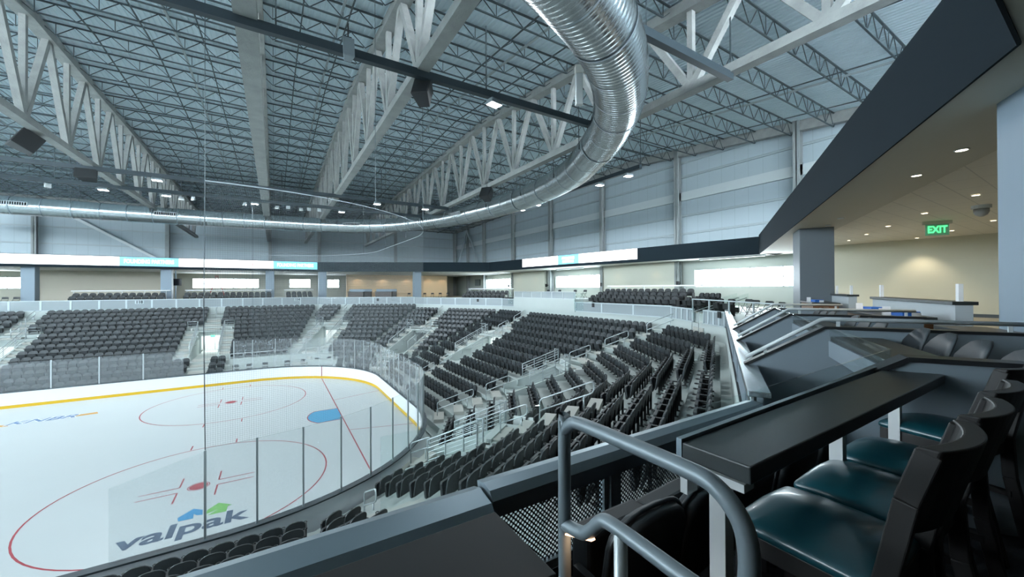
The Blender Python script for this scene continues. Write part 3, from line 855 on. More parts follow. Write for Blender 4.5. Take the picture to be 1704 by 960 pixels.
mb = MB(); mb.box(XL-16, XW, YW, YW+.3, 11.2, 21.5); struct('wall_back_upper', mb, WALLP)
wi = [0]
def window(axis, c, a, b, s, h, n):
    wi[0] += 1
    t = bpy.data.objects.new(f'window_{wi[0]}', None); COL.objects.link(t); t['kind'] = 'structure'
    t.location = (c, a, s) if axis == 'x' else (a, c, s)
    W_ = b-a; H = h-s; mb = MB()
    def bx(p, q, z0, z1, d0=-.02, d1=.12):
        if axis == 'x': mb.box(d0, d1, p, q, z0, z1)
        else: mb.box(p, q, d0, d1, z0, z1)
    bx(0, W_, 0, .06); bx(0, W_, H-.06, H); bx(0, W_, H*.5-.02, H*.5+.02)
    for k in range(n+1):
        x = W_*k/n; bx(max(0, x-.03), min(W_, x+.03), 0, H)
    mb.build('window_frame', RAILP, t)
    g = MB()
    if axis == 'x': g.box(.04, .05, 0, W_, 0, H)
    else: g.box(0, W_, .04, .05, 0, H)
    g.build('window_pane', WINDOWG, t)
for w_ in WR: window('x', XW+.1, *w_, 4)
for w_, n in zip(WF, (5, 5, 2, 2)): window('y', YW+.1, *w_, n)
# girts and columns on the upper walls
mb = MB(); mb.box(XW-.25, XW, -40, YW, 15.65, 16.4); o = mb.build('wall_girt_wide', GIRTW); o['kind'] = 'structure'
for z in (12.6, 14.2, 17.7, 19.0):
    mb = MB(); mb.box(XW-.14, XW, -40, YW, z, z+.16); mb.box(XW-.2, XW-.14, -40, YW, z+.12, z+.16); o = mb.build('wall_girt', GIRT); o['kind'] = 'structure'
for z in (12.3, 13.7, 15.85, 17.6, 19.0):
    mb = MB(); mb.box(XL-16, XW, YW-.14, YW, z, z+.16); mb.box(XL-16, XW, YW-.2, YW-.14, z+.12, z+.16); o = mb.build('wall_girt', GIRT); o['kind'] = 'structure'
def hcol(name, x, y, z0, z1, w, d, rz, m):
    """wide flange column: two flanges and a web"""
    mb = MB(); mb.box(-w/2, w/2, -d/2, -d/2+.05, z0, z1); mb.box(-w/2, w/2, d/2-.05, d/2, z0, z1); mb.box(-.03, .03, -d/2, d/2, z0, z1)
    o = mb.build(name, m); o.location = (x, y, 0); o.rotation_euler = (0, 0, rz); o['kind'] = 'structure'; return o
for y in (-23.5, -14.1, -4.7, 4.7, 14.1, 23.5, 33.0, 39.6): hcol('wall_column', XW-.45, y, FLOOR, 21.0, .42, .5, R(90), WCOL)
for x in (-41.4, -28.9, -16.4, -4.1, 2.9, 15.6, 27.4): hcol('wall_column', x, YW-.45, FLOOR, 21.0, .45, .5, 0, WCOL)
t = thing('diagonal_brace', 'pale steel diagonal brace on the far upper wall, left of the ladder', 'steel brace', (-25.5, YW-.3, 17.2))
mb = MB(); mb.bar((0, 0, 0), (7.8, 0, -4.9), .3, .3); mb.build('tube', GIRTW, t)
for i, (dy, lab) in enumerate(((6.0, 'left'), (-6.0, 'right'))):
    t = thing('diagonal_brace', f'grey steel diagonal brace in the far right corner, {lab} leg of the V', 'steel brace', (XW-.6, 39.6, 18.8)); mb = MB(); mb.bar((0, 0, 0), (0, dy*.75, -6.5), .28, .28); mb.build('tube', GIRT, t)

# ------------------------------------------------------------------ mezzanine edge: fascia, ceiling and ribbon boards
ZB, ZT = 10.15, 11.4
FP = [Vector((XL, 30.2)), Vector((1.3, 30.2)), Vector((21.5, 20.1)), Vector((25.5, -12.5)), Vector((2.57, -25.75)), Vector((-30, -25.75))]
def seg_box(mb, a, b, z0, z1, th=.3, off=0.):
    d = (b-a).normalized(); n = Vector((d.y, -d.x))*-1
    # n points away from the ice for clockwise travel
    vs = [(*(p+n*k), z) for z in (z0, z1) for p, k in ((a, off), (b, off), (b, off+th), (a, off+th))]
    return mb.add(vs, [(3, 2, 1, 0), (4, 5, 6, 7), (0, 1, 5, 4), (1, 2, 6, 5), (2, 3, 7, 6), (3, 0, 4, 7)])
for i, (a, b) in enumerate(zip(FP, FP[1:])):
    mb = seg_box(MB(), a, b, ZB, ZT if i < 3 else 11.5, .3 if i < 3 else .03)
    struct(['trim_fascia_back', 'trim_fascia_corner', 'trim_fascia_right', 'trim_fascia_club', 'trim_fascia_near'][i], mb, FASC if i < 3 else FASCS)
mb = MB(); mb.add([(p.x, p.y, ZB+.05) for p in (FP[0], FP[1], Vector((1.3, YW)), Vector((XL, YW)))], [(0, 1, 2, 3)])
mb.add([(p[0], p[1], ZB+.05) for p in (FP[1], FP[2], (XW, 20.1), (XW, YW), (1.3, YW))], [(0, 1, 2, 3, 4)])
mb.add([(p[0], p[1], ZB+.05) for p in (FP[2], FP[3], (XW, -12.5), (XW, 20.1))], [(0, 1, 2, 3)])
struct('ceiling_concourse', mb, mat('concourse_ceiling', (.70, .72, .68), .8))
# club ceiling: plaster soffit along the edge, tiles behind
d = (FP[4]-FP[3]).normalized(); nn = Vector((d.y, -d.x)); nn = nn if nn.y < 0 else -nn
s1, s2 = FP[3]+nn*1.7, FP[4]+nn*1.7
mb = MB(); mb.add([(*p, ZB+.02) for p in (FP[3], FP[4], s2, s1)], [(0, 1, 2, 3)])
mb.add([(*p, ZB+.02) for p in (FP[4], FP[5], Vector((-30, -27.5)), s2)], [(0, 1, 2, 3)])
struct('ceiling_soffit', mb, SOFFIT)
mb = MB(); mb.add([(*p, ZB+.06) for p in (s1, s2, Vector((-30, -27.5)), Vector((-30, -40)), Vector((XW, -40)), Vector((XW, -12.5)))], [(0, 1, 2, 3, 4, 5)])
struct('ceiling_tiles', mb, TILE)
mb = MB(); mb.add([(p[0], p[1], 11.35) for p in ((XL, 30.4), (1.4, 30.4), (21.6, 20.2), (25.6, -12.5), (2.6, -25.9), (-30, -25.9), (-30, -40), (XW, -40), (XW, YW), (XL, YW))], [tuple(range(10))])
struct('floor_mezzanine', mb, mat('mezzanine_floor', (.12, .13, .135), .8))
# LED ribbons
def ribbon(label, a, b, cuts, z0, z1, texts):
    d = (b-a).normalized(); n = Vector((d.y, -d.x)); L = (b-a).length; ang = math.atan2(d.y, d.x)
    t = thing('led_ribbon', label, 'display board', (*(a+n*.03), z0), ang)
    H = z1-z0
    m_ = MB(); m_.box(0, L, 0, .03, -.03, H+.03); m_.build('housing', DARKCAP, t)
    for x0, x1, m in cuts:
        q = MB(); q.box(x0, x1, -.03, -.002, 0, H); q.build('screen', m, t)
    for txt, x, y, size, m, sx in texts:
        text(txt, size, Matrix.Translation((x, -.034, y)) @ Matrix.Rotation(R(90), 4, 'X'), m, t, sx=sx, bold=.01)
yl = 30.2
def fx(u): # where a measured sight line meets the far fascia
    dd = fw+r2*((u-852)/FPX); return CAM.x+dd.x*(yl-CAM.y)/dd.y
def ry(u):
    dd = fw+r2*((u-852)/FPX); k = (b3-a3); 
    det = dd.x*(-k.y)+k.x*dd.y; tt = ((a3.x-CAM.x)*(-k.y)+k.x*(a3.y-CAM.y))/det
    return math.hypot(CAM.x+dd.x*tt-a3.x, CAM.y+dd.y*tt-a3.y)
a = Vector((fx(0)-12, yl)); b = Vector((fx(528), yl)); X0 = a.x
f = lambda u: fx(u)-X0
ribbon('long bright LED ribbon board on the far fascia', a, b, [(0, f(199), LEDW), (f(199), f(298), LEDC), (f(298), f(455), LEDW), (f(455), f(528), LEDC)], 10.42, 11.36,
       [('FOUNDING PARTNERS', f(249), .47, .60, LEDW, .66), ('FOUNDING PARTNERS', f(492), .47, .60, LEDW, .66), ('tech', f(158), .47, .55, LEDR, 1.1), ('tech', f(423), .47, .55, LEDR, 1.1)])
a3, b3 = FP[2], FP[3]
p0, p1 = ry(870), ry(1061); dd3 = (b3-a3).normalized(); A3, B3 = a3+dd3*p0, a3+dd3*p1; g = lambda u: ry(u)-p0
ribbon('short bright LED ribbon board on the right fascia', A3, B3, [(0, g(929), LEDW), (g(929), g(964), LEDC), (g(964), g(1061), LEDW)], 10.42, 11.38,
       [('FOUNDING', g(946), .62, .36, LEDW, .95), ('PARTNERS', g(946), .26, .36, LEDW, .95), ('tech', g(1030), .45, .5, LEDR, 1.1)])
# cable railing on top of the club fascia
t = thing('mezzanine_railing', 'silver cable railing on top of the grey club fascia', 'railing', (*FP[3], 11.5), math.atan2(d.y, d.x))
L = (FP[4]-FP[3]).length*.8; mb = MB(); k = 0.3
while k < L: mb.box(k-.03, k+.03, 1.3, 1.36, -.15, 1.08); k += 1.5
mb.build('post', STEEL, t)
mb = MB(); mb.bar((0, 1.33, 1.1), (L, 1.33, 1.1), .06, .04); mb.build('top_rail', STEEL, t)
mb = MB()
for j in range(1, 10): mb.tube([(0, 1.33, .1*j+.02), (L, 1.33, .1*j+.02)], .006, 4)
mb.build('cable', STEEL, t)

# ------------------------------------------------------------------ columns on the concourse
def box_col(name, x, y, w, d, rz, z0, z1, m):
    o = MB().box(-w/2, w/2, -d/2, d/2, z0, z1).build(name, m); o.location = (x, y, 0); o.rotation_euler = (0, 0, rz); bevel(o, .02); o['kind'] = 'structure'; return o
for x, y in ((-34.5, 32), (-24.4, 32), (-14.0, 32), (-4.0, 32), (2.0, 31.5), (13.4, 26.2)): box_col('column_concourse', x, y, .95, .95, 0, FLOOR, ZB+.05, COLBL)
a = FP[3].lerp(FP[4], .46)+nn*.9; box_col('column_club', a.x, a.y, 1.55, 1.1, math.atan2(d.y, d.x), FLOOR, ZB+.05, COLB)
box_col('column_near', 4.2, -26.05, 1.0, .9, R(30), 5.9, ZB+.05, COLBL)

# ------------------------------------------------------------------ far interior walls
mb = MB(); mb.box(-26.5, -15.5, 40, 40.3, FLOOR, ZB); struct('wall_far_partition', mb, mat('grey_cream', (.50, .48, .41), .6))
mb = MB(); mb.box(6.3, 17.2, 40, 40.3, FLOOR, ZB); mb.box(18.6, 23.5, 40, 40.3, FLOOR, ZB); mb.box(17.2, 18.6, 40, 40.3, 9.2, ZB); mb.box(16.8, 19.2, 42.5, 42.7, FLOOR, ZB); struct('wall_far_tan', mb, TAN)
for y0, y1 in ((15.4, 24.2), (-4.6, 4.6)):
    mb = MB(); mb.box(XW-.5, XW-.2, y0, y1, FLOOR, ZB); struct('wall_end_panel', mb, mat('end_panel', (.56, .58, .50), .6))
def downlight(x, y, z, label, power=None, color=(1, .84, .62), spot=110, group='recessed ceiling lights'):
    t = thing('downlight', label, 'ceiling light', (x, y, z), 0, group)
    m_ = MB(); m_.tube([(.085*math.cos(k*math.pi/8), .085*math.sin(k*math.pi/8), -.004) for k in range(16)], .012, 5, closed=True); m_.build('trim_ring', RAILP, t)
    m_ = MB(); m_.add([(.08*math.cos(k*math.pi/8), .08*math.sin(k*math.pi/8), -.006) for k in range(16)], [tuple(range(16))[::-1]]); m_.build('lens', DOWNL, t)
    l = bpy.data.lights.new('downlight_lamp', 'SPOT'); l.energy = power or DOWN_W; l.color = color; l.spot_size = R(spot); l.spot_blend = .6; l.shadow_soft_size = .06
    o = bpy.data.objects.new('downlight_lamp', l); COL.objects.link(o); o.parent = t; o.location = (0, 0, -.03); return t
for i, (x, y) in enumerate(((XW-1.0, 21.8), (XW-1.0, 17.6), (XW-1.0, 2.4), (XW-1.0, -2.4))):
    downlight(x, y, ZB+.04, f'warm recessed light washing the pale end wall, {nth(i+1)} from the far end', 45, spot=75)
for i, (x, y) in enumerate(((8, 39.2), (12, 39.2), (16, 39.2), (20, 39.2), (22.5, 39.2), (18, 41.6))):
    downlight(x, y, ZB+.04, f'warm recessed light over the tan far wall, {nth(i+1)} from the left', 90, spot=110)
for i, (x, y) in enumerate(((-24, 37), (-18, 37), (-10, 38), (-6, 38), (0, 38), (-31, 37))):
    downlight(x, y, ZB+.04, f'recessed light over the far concourse, {nth(i+1)} in the row behind the ribbon board', 60, (1, .93, .82), 140)
# added fill light: made-up linear fixtures brightening the end concourse
for i, y in enumerate((28, 9, -10)):
    t = thing('linear_fill_light', f'added linear fill light by the end windows, {nth(i+1)} from the far end', 'ceiling light', (XW-1.6, y, ZB-.02))
    MB().box(-.1, .1, -2.5, 2.5, -.06, .05).build('housing', BODYW, t); MB().box(-.08, .08, -2.45, 2.45, -.065, -.06).build('diffuser', LAMPD, t)
    l = bpy.data.lights.new('linear_fill_lamp', 'AREA'); l.shape = 'RECTANGLE'; l.size = .2; l.size_y = 5; l.energy = 70; l.color = (.95, 1, .97)
    o = bpy.data.objects.new('linear_fill_lamp', l); COL.objects.link(o); o.parent = t; o.location = (0, 0, -.08)

# ------------------------------------------------------------------ roof deck, joists, trusses
def dz(y): return 20.8+.1*y if y < 0 else 20.8-.025*y
Y0, Y1 = -40, YW
mb = MB(); xs_ = []; x = XL-16; k = 0
prof = [(0, 0), (.09, 0), (.12, .055), (.21, .055)]
while x < XW:
    for dx, h in prof: xs_.append((x+dx, h))
    x += .24
ys = [Y0, 0, Y1]; n = len(xs_)
vs = [(x, y, dz(y)+h) for y in ys for x, h in xs_]
mb.add(vs, [(j*n+i, (j+1)*n+i, (j+1)*n+i+1, j*n+i+1) for j in range(2) for i in range(n-1)])
struct('ceiling_roof_deck', mb, DECK)
TX = [-32.0, -13.1, -4.2, .85, 10.2, XW]
def joist_mesh(L, depth):
    top = MB(); top.bar((0, 0, -.04), (L, 0, -.04), .08, .055); bot = MB(); bot.bar((.7, 0, -depth), (L-.7, 0, -depth), .07, .05)
    web = MB(); n = max(2, round(L/1.25)); s = L/n
    for i in range(n):
        web.bar((i*s, 0, -.06), ((i+.5)*s, 0, -depth), .03, .03); web.bar(((i+.5)*s, 0, -depth), ((i+1)*s, 0, -.06), .03, .03)
        if i % 2 == 0: web.bar(((i+.5)*s, 0, -depth), ((i+.5)*s, 0, -.06), .025, .025)
    return top, bot, web
BAYN = ['left end bay', 'bay left of the overhead truss', 'narrow middle bay', 'bay beside the duct', 'bay over the end wall']
for bi, (a, b) in enumerate(zip(TX, TX[1:])):
    L = b-a; last = bi == len(TX)-2
    step = 2.4 if last else 1.95; dep = .95 if last else .62
    top, bot, web = joist_mesh(L, dep); p_ = None; i = 0
    y = YW-2.2
    while y > (-27 if bi > 0 else -6):
        i += 1; loc = (a, y, dz(y)-.03); lab = f'dark roof joist, {nth(i)} from the far wall, {BAYN[bi]}'
        if p_ is None:
            p_ = thing('roof_joist', lab, 'roof joist', loc, 0, 'roof joists'); top.build('top_chord', JOIST, p_); bot.build('bottom_chord', JOIST, p_); web.build('web', JOIST, p_)
        else: dup(p_, loc, 0, lab)
        y -= step
    # bridging rods along the roof
    for j in range(1, 3 if L < 7 else 4):
        x = a+L*j/(3 if L < 7 else 4)
        t = thing('bridging_rod', f'thin rod crossing the joists, {nth(j)} from the left, {BAYN[bi]}', 'roof rod', (x, 0, 0), 0, 'bridging rods')
        m_ = MB(); m_.bar((0, -27, dz(-27)-dep-.03), (0, 0, dz(0)-dep-.03), .05, .05); m_.bar((0, 0, dz(0)-dep-.03), (0, YW-1, dz(YW-1)-dep-.03), .05, .05); m_.build('rod', JOIST, t)
    t = thing('roof_girder', f'dark conduit along the deck in the {BAYN[bi]}', 'conduit', (a+L*.62, 0, 0))
    m_ = MB(); m_.bar((0, -27, dz(-27)-.35), (0, 0, dz(0)-.35), .09, .09); m_.bar((0, 0, dz(0)-.35), (0, YW-1, dz(YW-1)-.35), .09, .09); m_.build('pipe', STEEL, t)
TZ = 15.5
TNAME = {-32.0: 'far left roof truss, partly out of view', -13.1: 'grey fireproofed roof truss on the left, above the hanging speakers', -4.2: 'grey fireproofed roof truss directly overhead, seen from below', .85: 'grey fireproofed roof truss right of centre, holding a black speaker', 10.2: 'grey fireproofed roof truss on the right, passing behind the duct'}
for x, lab in TNAME.items():
    t = thing('roof_truss', lab, 'roof truss', (x, 0, 0))
    wch = .56 if x == -4.2 else .42
    mb = MB(); N = 40
    pts = [(-28+(YW-1+28)*k/N) for k in range(N+1)]
    for y0, y1 in zip(pts, pts[1:]): mb.bar((0, y0, TZ), (0, y1, TZ), wch, .32)
    mb.build('bottom_chord', FIREP, t)
    mb = MB(); mb.bar((0, -28, dz(-28)-.35), (0, 0, dz(0)-.35), .55, .42); mb.bar((0, 0, dz(0)-.35), (0, YW-1, dz(YW-1)-.35), .55, .42); mb.build('top_chord', FIREP, t)
    y = -26.0; ph = 4.3
    while y < YW-2:
        m_ = MB()
        for yy in (y-ph/2, y+ph/2): m_.bar((0, y, TZ), (0, yy, dz(yy)-.35), .26, .26)
        m_.build('diagonal', FIREP, t)
        m_ = MB(); m_.bar((0, y, TZ), (0, y, dz(y)-.35), .22, .22); m_.build('vertical', FIREP, t)
        y += ph
# perimeter spray along the eaves
mb = MB(); mb.bar((XW-.35, Y0, dz(Y0)-.35), (XW-.35, 0, dz(0)-.35), .5, .7); mb.bar((XW-.35, 0, dz(0)-.35), (XW-.35, YW, dz(YW)-.35), .5, .7)
o = mb.build('trim_eave', FIREP); o['kind'] = 'structure'
mb = MB(); mb.bar((XL-16, YW-.35, dz(YW)-.35), (XW, YW-.35, dz(YW)-.35), .5, .7); o = mb.build('trim_eave', FIREP); o['kind'] = 'structure'

# ------------------------------------------------------------------ dark rigging tubes, lamps, speakers
def tube_beam(label, p, q, r=.13):
    t = thing('rigging_beam', label, 'rigging beam', p); e = Vector(q)-Vector(p)
    MB().bar((0, 0, 0), e, .22, .26).build('tube', BEAMD, t); m_ = MB(); n = max(2, int(e.length/6))
    for k in range(n+1):
        c = e*k/n; m_.bar(c, c+Vector((0, 0, 2.6 if abs(e.x) > abs(e.y) else 3.2)), .04, .04)
    m_.build('hanger', JOIST, t); return t
BZ = 15.25
tube_beam('long dark rigging beam crossing under the trusses toward the duct', (-24, -13.4, BZ), (10.2, -13.4, BZ))
tube_beam('dark rigging beam at the upper right, ending on the right truss', (-22, -18.9, BZ), (10.2, -18.9, BZ))
tube_beam('dark rigging beam above the far boards carrying the row of lamps', (-36, 12.1, BZ), (10.2, 12.1, BZ))
tube_beam('dark rigging beam over the far blue line carrying two lamps', (-32, 7.0, BZ), (10.2, 7.0, BZ))
tube_beam('dark lamp bar hung along the right wall', (16.2, 12, 15.5), (16.2, -10.0, 15.5))
hb = None
def highbay(x, y, z, label, bright=True, on=True):
    global hb
    if bright not in (None,):
        t = thing('high_bay_lamp', label, 'arena lamp', (x, y, z), random.uniform(-.3, .3), 'lamps hung over the ice')
        m_ = MB(); m_.box(-.26, .26, -.20, .20, -.07, .05); bevel(m_.build('housing', GREYB, t), .02)
        m_ = MB()
        for k in range(-4, 5): m_.box(k*.055-.008, k*.055+.008, -.17, .17, .05, .12)
        m_.build('heat_sink', GREYB, t)
        m_ = MB(); m_.box(-.24, .24, -.18, .18, -.075, -.07); m_.build('lens', LAMP if bright else LAMPD, t)
        m_ = MB(); m_.bar((0, 0, .1), (0, 0, .32), .04, .04); m_.build('bracket', JOIST, t)
    l = bpy.data.lights.new('lamp', 'AREA'); l.shape = 'RECTANGLE'; l.size = .48; l.size_y = .36; l.energy = HIGHBAY_W*(1 if bright else .4); l.color = (.88, .96, 1)
    o = bpy.data.objects.new('lamp', l); COL.objects.link(o); o.parent = t; o.location = (0, 0, -.085)
i = 0
for x, y in ((-13.85, 12.1), (-10.0, 7.0), (-10.47, 12.1), (-4.9, 12.1), (1.77, 12.1), (3.82, 7.0), (-21, 7.0), (-27, 12.1), (8, 7.)):
    i += 1; highbay(x, y, 15.0, f'bright lamp over the far side of the ice, {nth(i)} in the rigging row')
for i, (x, y) in enumerate(((16.2, 3.7), (16.2, 1.2), (16.2, -6.4), (16.2, -9.0))):
    highbay(x, y, 15.2, f'bright lamp on the bar along the right wall, {nth(i+1)} from the far end')
for i, (x, y) in enumerate(((3.7, -13.4), (-8, -13.4), (-18, -13.4), (-14, -18.9))):
    highbay(x, y, 14.98, ['small square lamp on the long rigging beam left of the duct', 'lamp on the long rigging beam, out past the overhead truss', 'lamp far along the rigging beam on the left', 'lamp on the upper right rigging beam, at its far left end'][i])
for i, (x, y) in enumerate(((-16.6, 12.4), (-9.67, 12.6), (-8.9, 12.2), (-5.6, 12.5), (-3.3, 12.7), (-2.5, 12.3), (-1.5, 12.6), (-.9, 12.2), (-.1, 12.1))):
    t = thing('stage_light', f'small pale stage light on the far rigging beam, {nth(i+1)} from the left', 'stage light', (x, y, 14.95), random.uniform(-.8, .8), 'small stage lights on the far beam')
    M = Matrix.Rotation(R(random.uniform(-40, 20)), 4, 'X')
    m_ = MB(); m_.box(-.16, .16, -.05, .05, -.16, .14, M); bevel(m_.build('body', BODYW, t), .02)
    m_ = MB(); m_.tube([(-.19, 0, -.02), (-.19, 0, .25), (.19, 0, .25), (.19, 0, -.02)], .015, 5); m_.build('yoke', JOIST, t)
def speaker(label, p, w, h, dp, rz, tilt, m=SPK):
    t = thing('hanging_speaker', label, 'speaker', p, rz); M = Matrix.Rotation(tilt, 4, 'X')
    poly = [(-w/2, dp*.5), (w/2, dp*.5), (w*.32, -dp*.5), (-w*.32, -dp*.5)]
    mb = MB(); mb.prism(poly, M @ Matrix.Translation((0, 0, -h/2)), h); bevel(mb.build('cabinet', m, t), .02)
    mb = MB(); mb.box(-w*.46, w*.46, dp*.5, dp*.5+.015, -h*.46, h*.46, M); mb.build('grille', SPK if m is SPK else GREYB, t)
    mb = MB(); mb.bar((0, 0, h*.4), (0, 0, h*.4+.55), .04, .04); mb.bar((-w*.3, 0, h*.4+.12), (w*.3, 0, h*.4+.12), .05, .05); mb.build('bracket', SPK, t); return t
speaker('large black speaker hanging at the left edge below the left truss', (-13.5, 1.2, 14.85), 1.1, .85, .8, R(120), R(28))
speaker('black speaker with a pale side hanging on the left truss, above the far boards', (-13.2, 7.2, 14.85), 1.0, .6, .7, R(180), R(10))
speaker('black box speaker under the truss right of centre', (1.0, -13.1, 14.8), .62, .8, .6, R(140), R(28))
speaker('small black speaker under the right truss, above the duct', (10.0, -1.0, 14.85), .85, .85, .7, R(120), R(28))
speaker('small grey speaker on the long rigging beam', (-1.6, -13.75, 15.15), .34, .62, .3, R(180), R(10), GREYB)
t = thing('panel_light', 'tall white wall-pack light beside the duct', 'light fixture', (5.35, -16.4, 14.7), R(-30))
m_ = MB(); m_.box(-.12, .12, -.10, .10, -.62, .45); bevel(m_.build('housing', BODYW, t), .02); m_ = MB(); m_.box(-.14, .14, -.13, .10, .45, .72); bevel(m_.build('cap', mat('cap_white', (.86, .86, .8), .4), t), .02)

# ------------------------------------------------------------------ spiral duct
ctrl = [(-44, 22.2), (-34, 22.0), (-22.4, 21.9), (-15.3, 21.7), (-6.4, 21.1), (.4, 20.1), (4.4, 18.7), (7.3, 16.6), (9.5, 13.2), (11.3, 9.2), (12.3, 4.6), (12.85, .4), (12.76, -4.0), (11.95, -8.25), (10.5, -11.6), (9.05, -14.2), (7.45, -16.25), (5.9, -17.65), (4.6, -18.55), (2.9, -19.4), (.5, -20.2), (-4, -21), (-9, -21.2)]
def catmull(P, n=24):
    out = []
    for i in range(len(P)-1):
        p0, p1, p2, p3 = P[max(i-1, 0)], P[i], P[i+1], P[min(i+2, len(P)-1)]
        for k in range(n):
            t = k/n
            out.append(tuple(.5*((2*p1[c])+(-p0[c]+p2[c])*t+(2*p0[c]-5*p1[c]+4*p2[c]-p3[c])*t*t+(-p0[c]+3*p1[c]-3*p2[c]+p3[c])*t**3) for c in (0, 1)))
    return out+[P[-1]]
path = [Vector(p) for p in catmull(ctrl)]
DLn = along(path)
def dpt(s):
    import bisect
    i = min(max(bisect.bisect_left(DLn, s), 1), len(DLn)-1); t = (s-DLn[i-1])/max(1e-6, DLn[i]-DLn[i-1]); return path[i-1].lerp(path[i], t)
DZ_ = 14.8
def drad(s): return .74+.20*max(0, min(1, (s-52)/42))
duct = thing('spiral_duct', 'large silver spiral air duct curving round the arena below the roof', 'air duct')
mb = MB(); pts = []; rad = []; s = 0; k = 0
while s < DLn[-1]:
    p = dpt(s); pts.append((p.x, p.y, DZ_)); rad.append(drad(s)+(.018 if k % 4 < 1 else 0)); k += 1; s += .042 if s > 60 else .07
mb.tube(pts, .7, 36, radii=rad); mb.build('duct_shell', DUCT, duct, True)
s = 3; 
while s < DLn[-1]-1:
    p, q = dpt(s-.03), dpt(s+.03); m_ = MB(); m_.tube([(p.x, p.y, DZ_), (q.x, q.y, DZ_)], .7, 36, radii=[drad(s)+.03]*2, caps=False); m_.build('joint_band', DUCTBAND, duct)
    s += 1.75
for i, u_s in enumerate((22.5, 32.0, 48.2, 62.5)):
    p = dpt(u_s); q = dpt(u_s+.1); tn = (q-p).normalized(); inward = Vector((tn.y, -tn.x)); 
    rz = math.atan2(tn.y, tn.x); M = Matrix.Translation((p.x, p.y, DZ_)) @ Matrix.Rotation(rz, 4, 'Z') @ Matrix.Rotation(R(-6), 4, 'X')
    m_ = MB(); rr = drad(u_s)
    m_.box(-.85, .85, -rr-.07, -rr+.08, -.16, -.12, M); m_.box(-.85, .85, -rr-.07, -rr+.08, .12, .16, M); m_.box(-.85, -.8, -rr-.07, -rr+.08, -.16, .16, M); m_.box(.8, .85, -rr-.07, -rr+.08, -.16, .16, M)
    for k in range(1, 12): m_.box(-.8+k*.133-.02, -.8+k*.133+.02, -rr-.06, -rr+.05, -.12, .12, M)
    g_ = m_.build('air_grille', RAILP, duct)
    m_ = MB(); m_.box(-.8, .8, -rr-.02, -rr+.06, -.12, .12, M); m_.build('grille_opening', SCREEN, g_)
m_ = MB(); s = 5
while s < DLn[-1]-1:
    p = dpt(s); q = dpt(s+.1); tn = (q-p).normalized(); nr = Vector((-tn.y, tn.x))
    for sg in (-1, 1):
        c = p+nr*sg*(drad(s)+.02); m_.bar((c.x, c.y, DZ_-.1), (c.x, c.y, dz(c.y)-.7), .025, .025)
    s += 5.2
m_.build('hanger_rod', JOIST, duct)

# ------------------------------------------------------------------ club seats round the concourse
def soft_seat(label=None, group=None, small=True):
    t = thing('club_chair', label, 'club seat', (0, 0, 0), 0, group)
    bent_panel(MB(), back_outline(.50, .34, .84, 7), lambda x, z: .06-.14*(z-.38)+.3*x*x, .09).build('backrest', SEATP, t)
    bent_panel(MB(), [(-.23, .33), (-.23, .62), (.23, .62), (.23, .33)], lambda x, z: .27+.1*(z-.33), .1).build('seat', SEATD, t)
    m_ = MB(); m_.box(-.28, -.24, -.05, .25, 0, .56); m_.build('leg', SEATD, t); return t
cproto = None
def seat_rows(a, b, rows, label, dist0=.9, step=.9, rise=.34, counter=True, pitch=.6, skip=()):
    global cproto
    L = (b-a).length; d_ = (b-a)/L; n_ = Vector((d_.y, -d_.x))*-1 if False else Vector((-d_.y, d_.x))
    if n_.dot((a+b)/2-Vector((CX, 0))) < 0: n_ = -n_
    rz = math.atan2(-n_.y, -n_.x)-math.pi/2
    N = int(L/pitch)
    for r in range(rows):
        z = FLOOR+rise*r
        if r:
            mb = MB(); c0 = a+n_*(dist0+step*r-.55); c1 = b+n_*(dist0+step*r-.55); e_ = n_*(step if r < rows-1 else step+.8)
            vs = [(*p, zz) for zz in (FLOOR-.02, z) for p in (c0, c1, c1+e_, c0+e_)]
            mb.add(vs, [(3, 2, 1, 0), (4, 5, 6, 7), (0, 1, 5, 4), (1, 2, 6, 5), (2, 3, 7, 6), (3, 0, 4, 7)]); struct('floor_riser', mb, CARPET)
        for i in range(N):
            p = a+d_*((i+.5)*pitch+(L-N*pitch)/2)+n_*(dist0+step*r)
            lab = f'black club seat, {nth(i+1)} along the {["front", "second", "back"][r]} row, {label}'
            if cproto is None: cproto = soft_seat(lab, 'black club seats'); cproto.location = (p.x, p.y, z); cproto.rotation_euler = (0, 0, rz)
            else: dup(cproto, (p.x, p.y, z), rz, lab, 'black club seats')
    if counter:
        c = a+n_*(dist0+step*rows-.15); z = FLOOR+rise*(rows-1)
        t = thing('drink_counter', f'long white drink counter behind the black club seats, {label}', 'counter', (c.x, c.y, z), math.atan2(d_.y, d_.x))
        m_ = MB(); m_.box(0, L, -.25, .2, 1.0, 1.10); m_.build('countertop', PAPER, t)
        m_ = MB(); k = .1
        while k < L: m_.box(k, k+.05, -.05, .05, -.02, .98); k += 1.8
        m_.build('leg', LEGW, t)
yg = GUARD[7].y+.25
def fxx(u, y): dd = fw+r2*((u-852)/FPX); return CAM.x+dd.x*(y-CAM.y)/dd.y
for u0, u1, lab in ((108, 278, 'left far suite'), (304, 452, 'middle far suite, below the ladder'), (473, 523, 'right far suite')):
    seat_rows(Vector((fxx(u0, yg+1), yg)), Vector((fxx(u1, yg+1), yg)), 2, lab, .9, .9, .3)
seat_rows(G[5].lerp(G[4], .50)+Vector((.3, .1)), G[5].lerp(G[4], .98)+Vector((.3, .1)), 2, 'far corner suite by the white wall', .9)
seat_rows(Vector((xg+.2, -2.0)), Vector((xg+.2, G[3].y)), 3, 'end suite right of the raised platform', .8, .85, .26)
seat_rows(G[3].lerp(pL, .1), G[3].lerp(pL, .95), 2, 'corner suite left of the club stair', .8, .85, .26, counter=False)

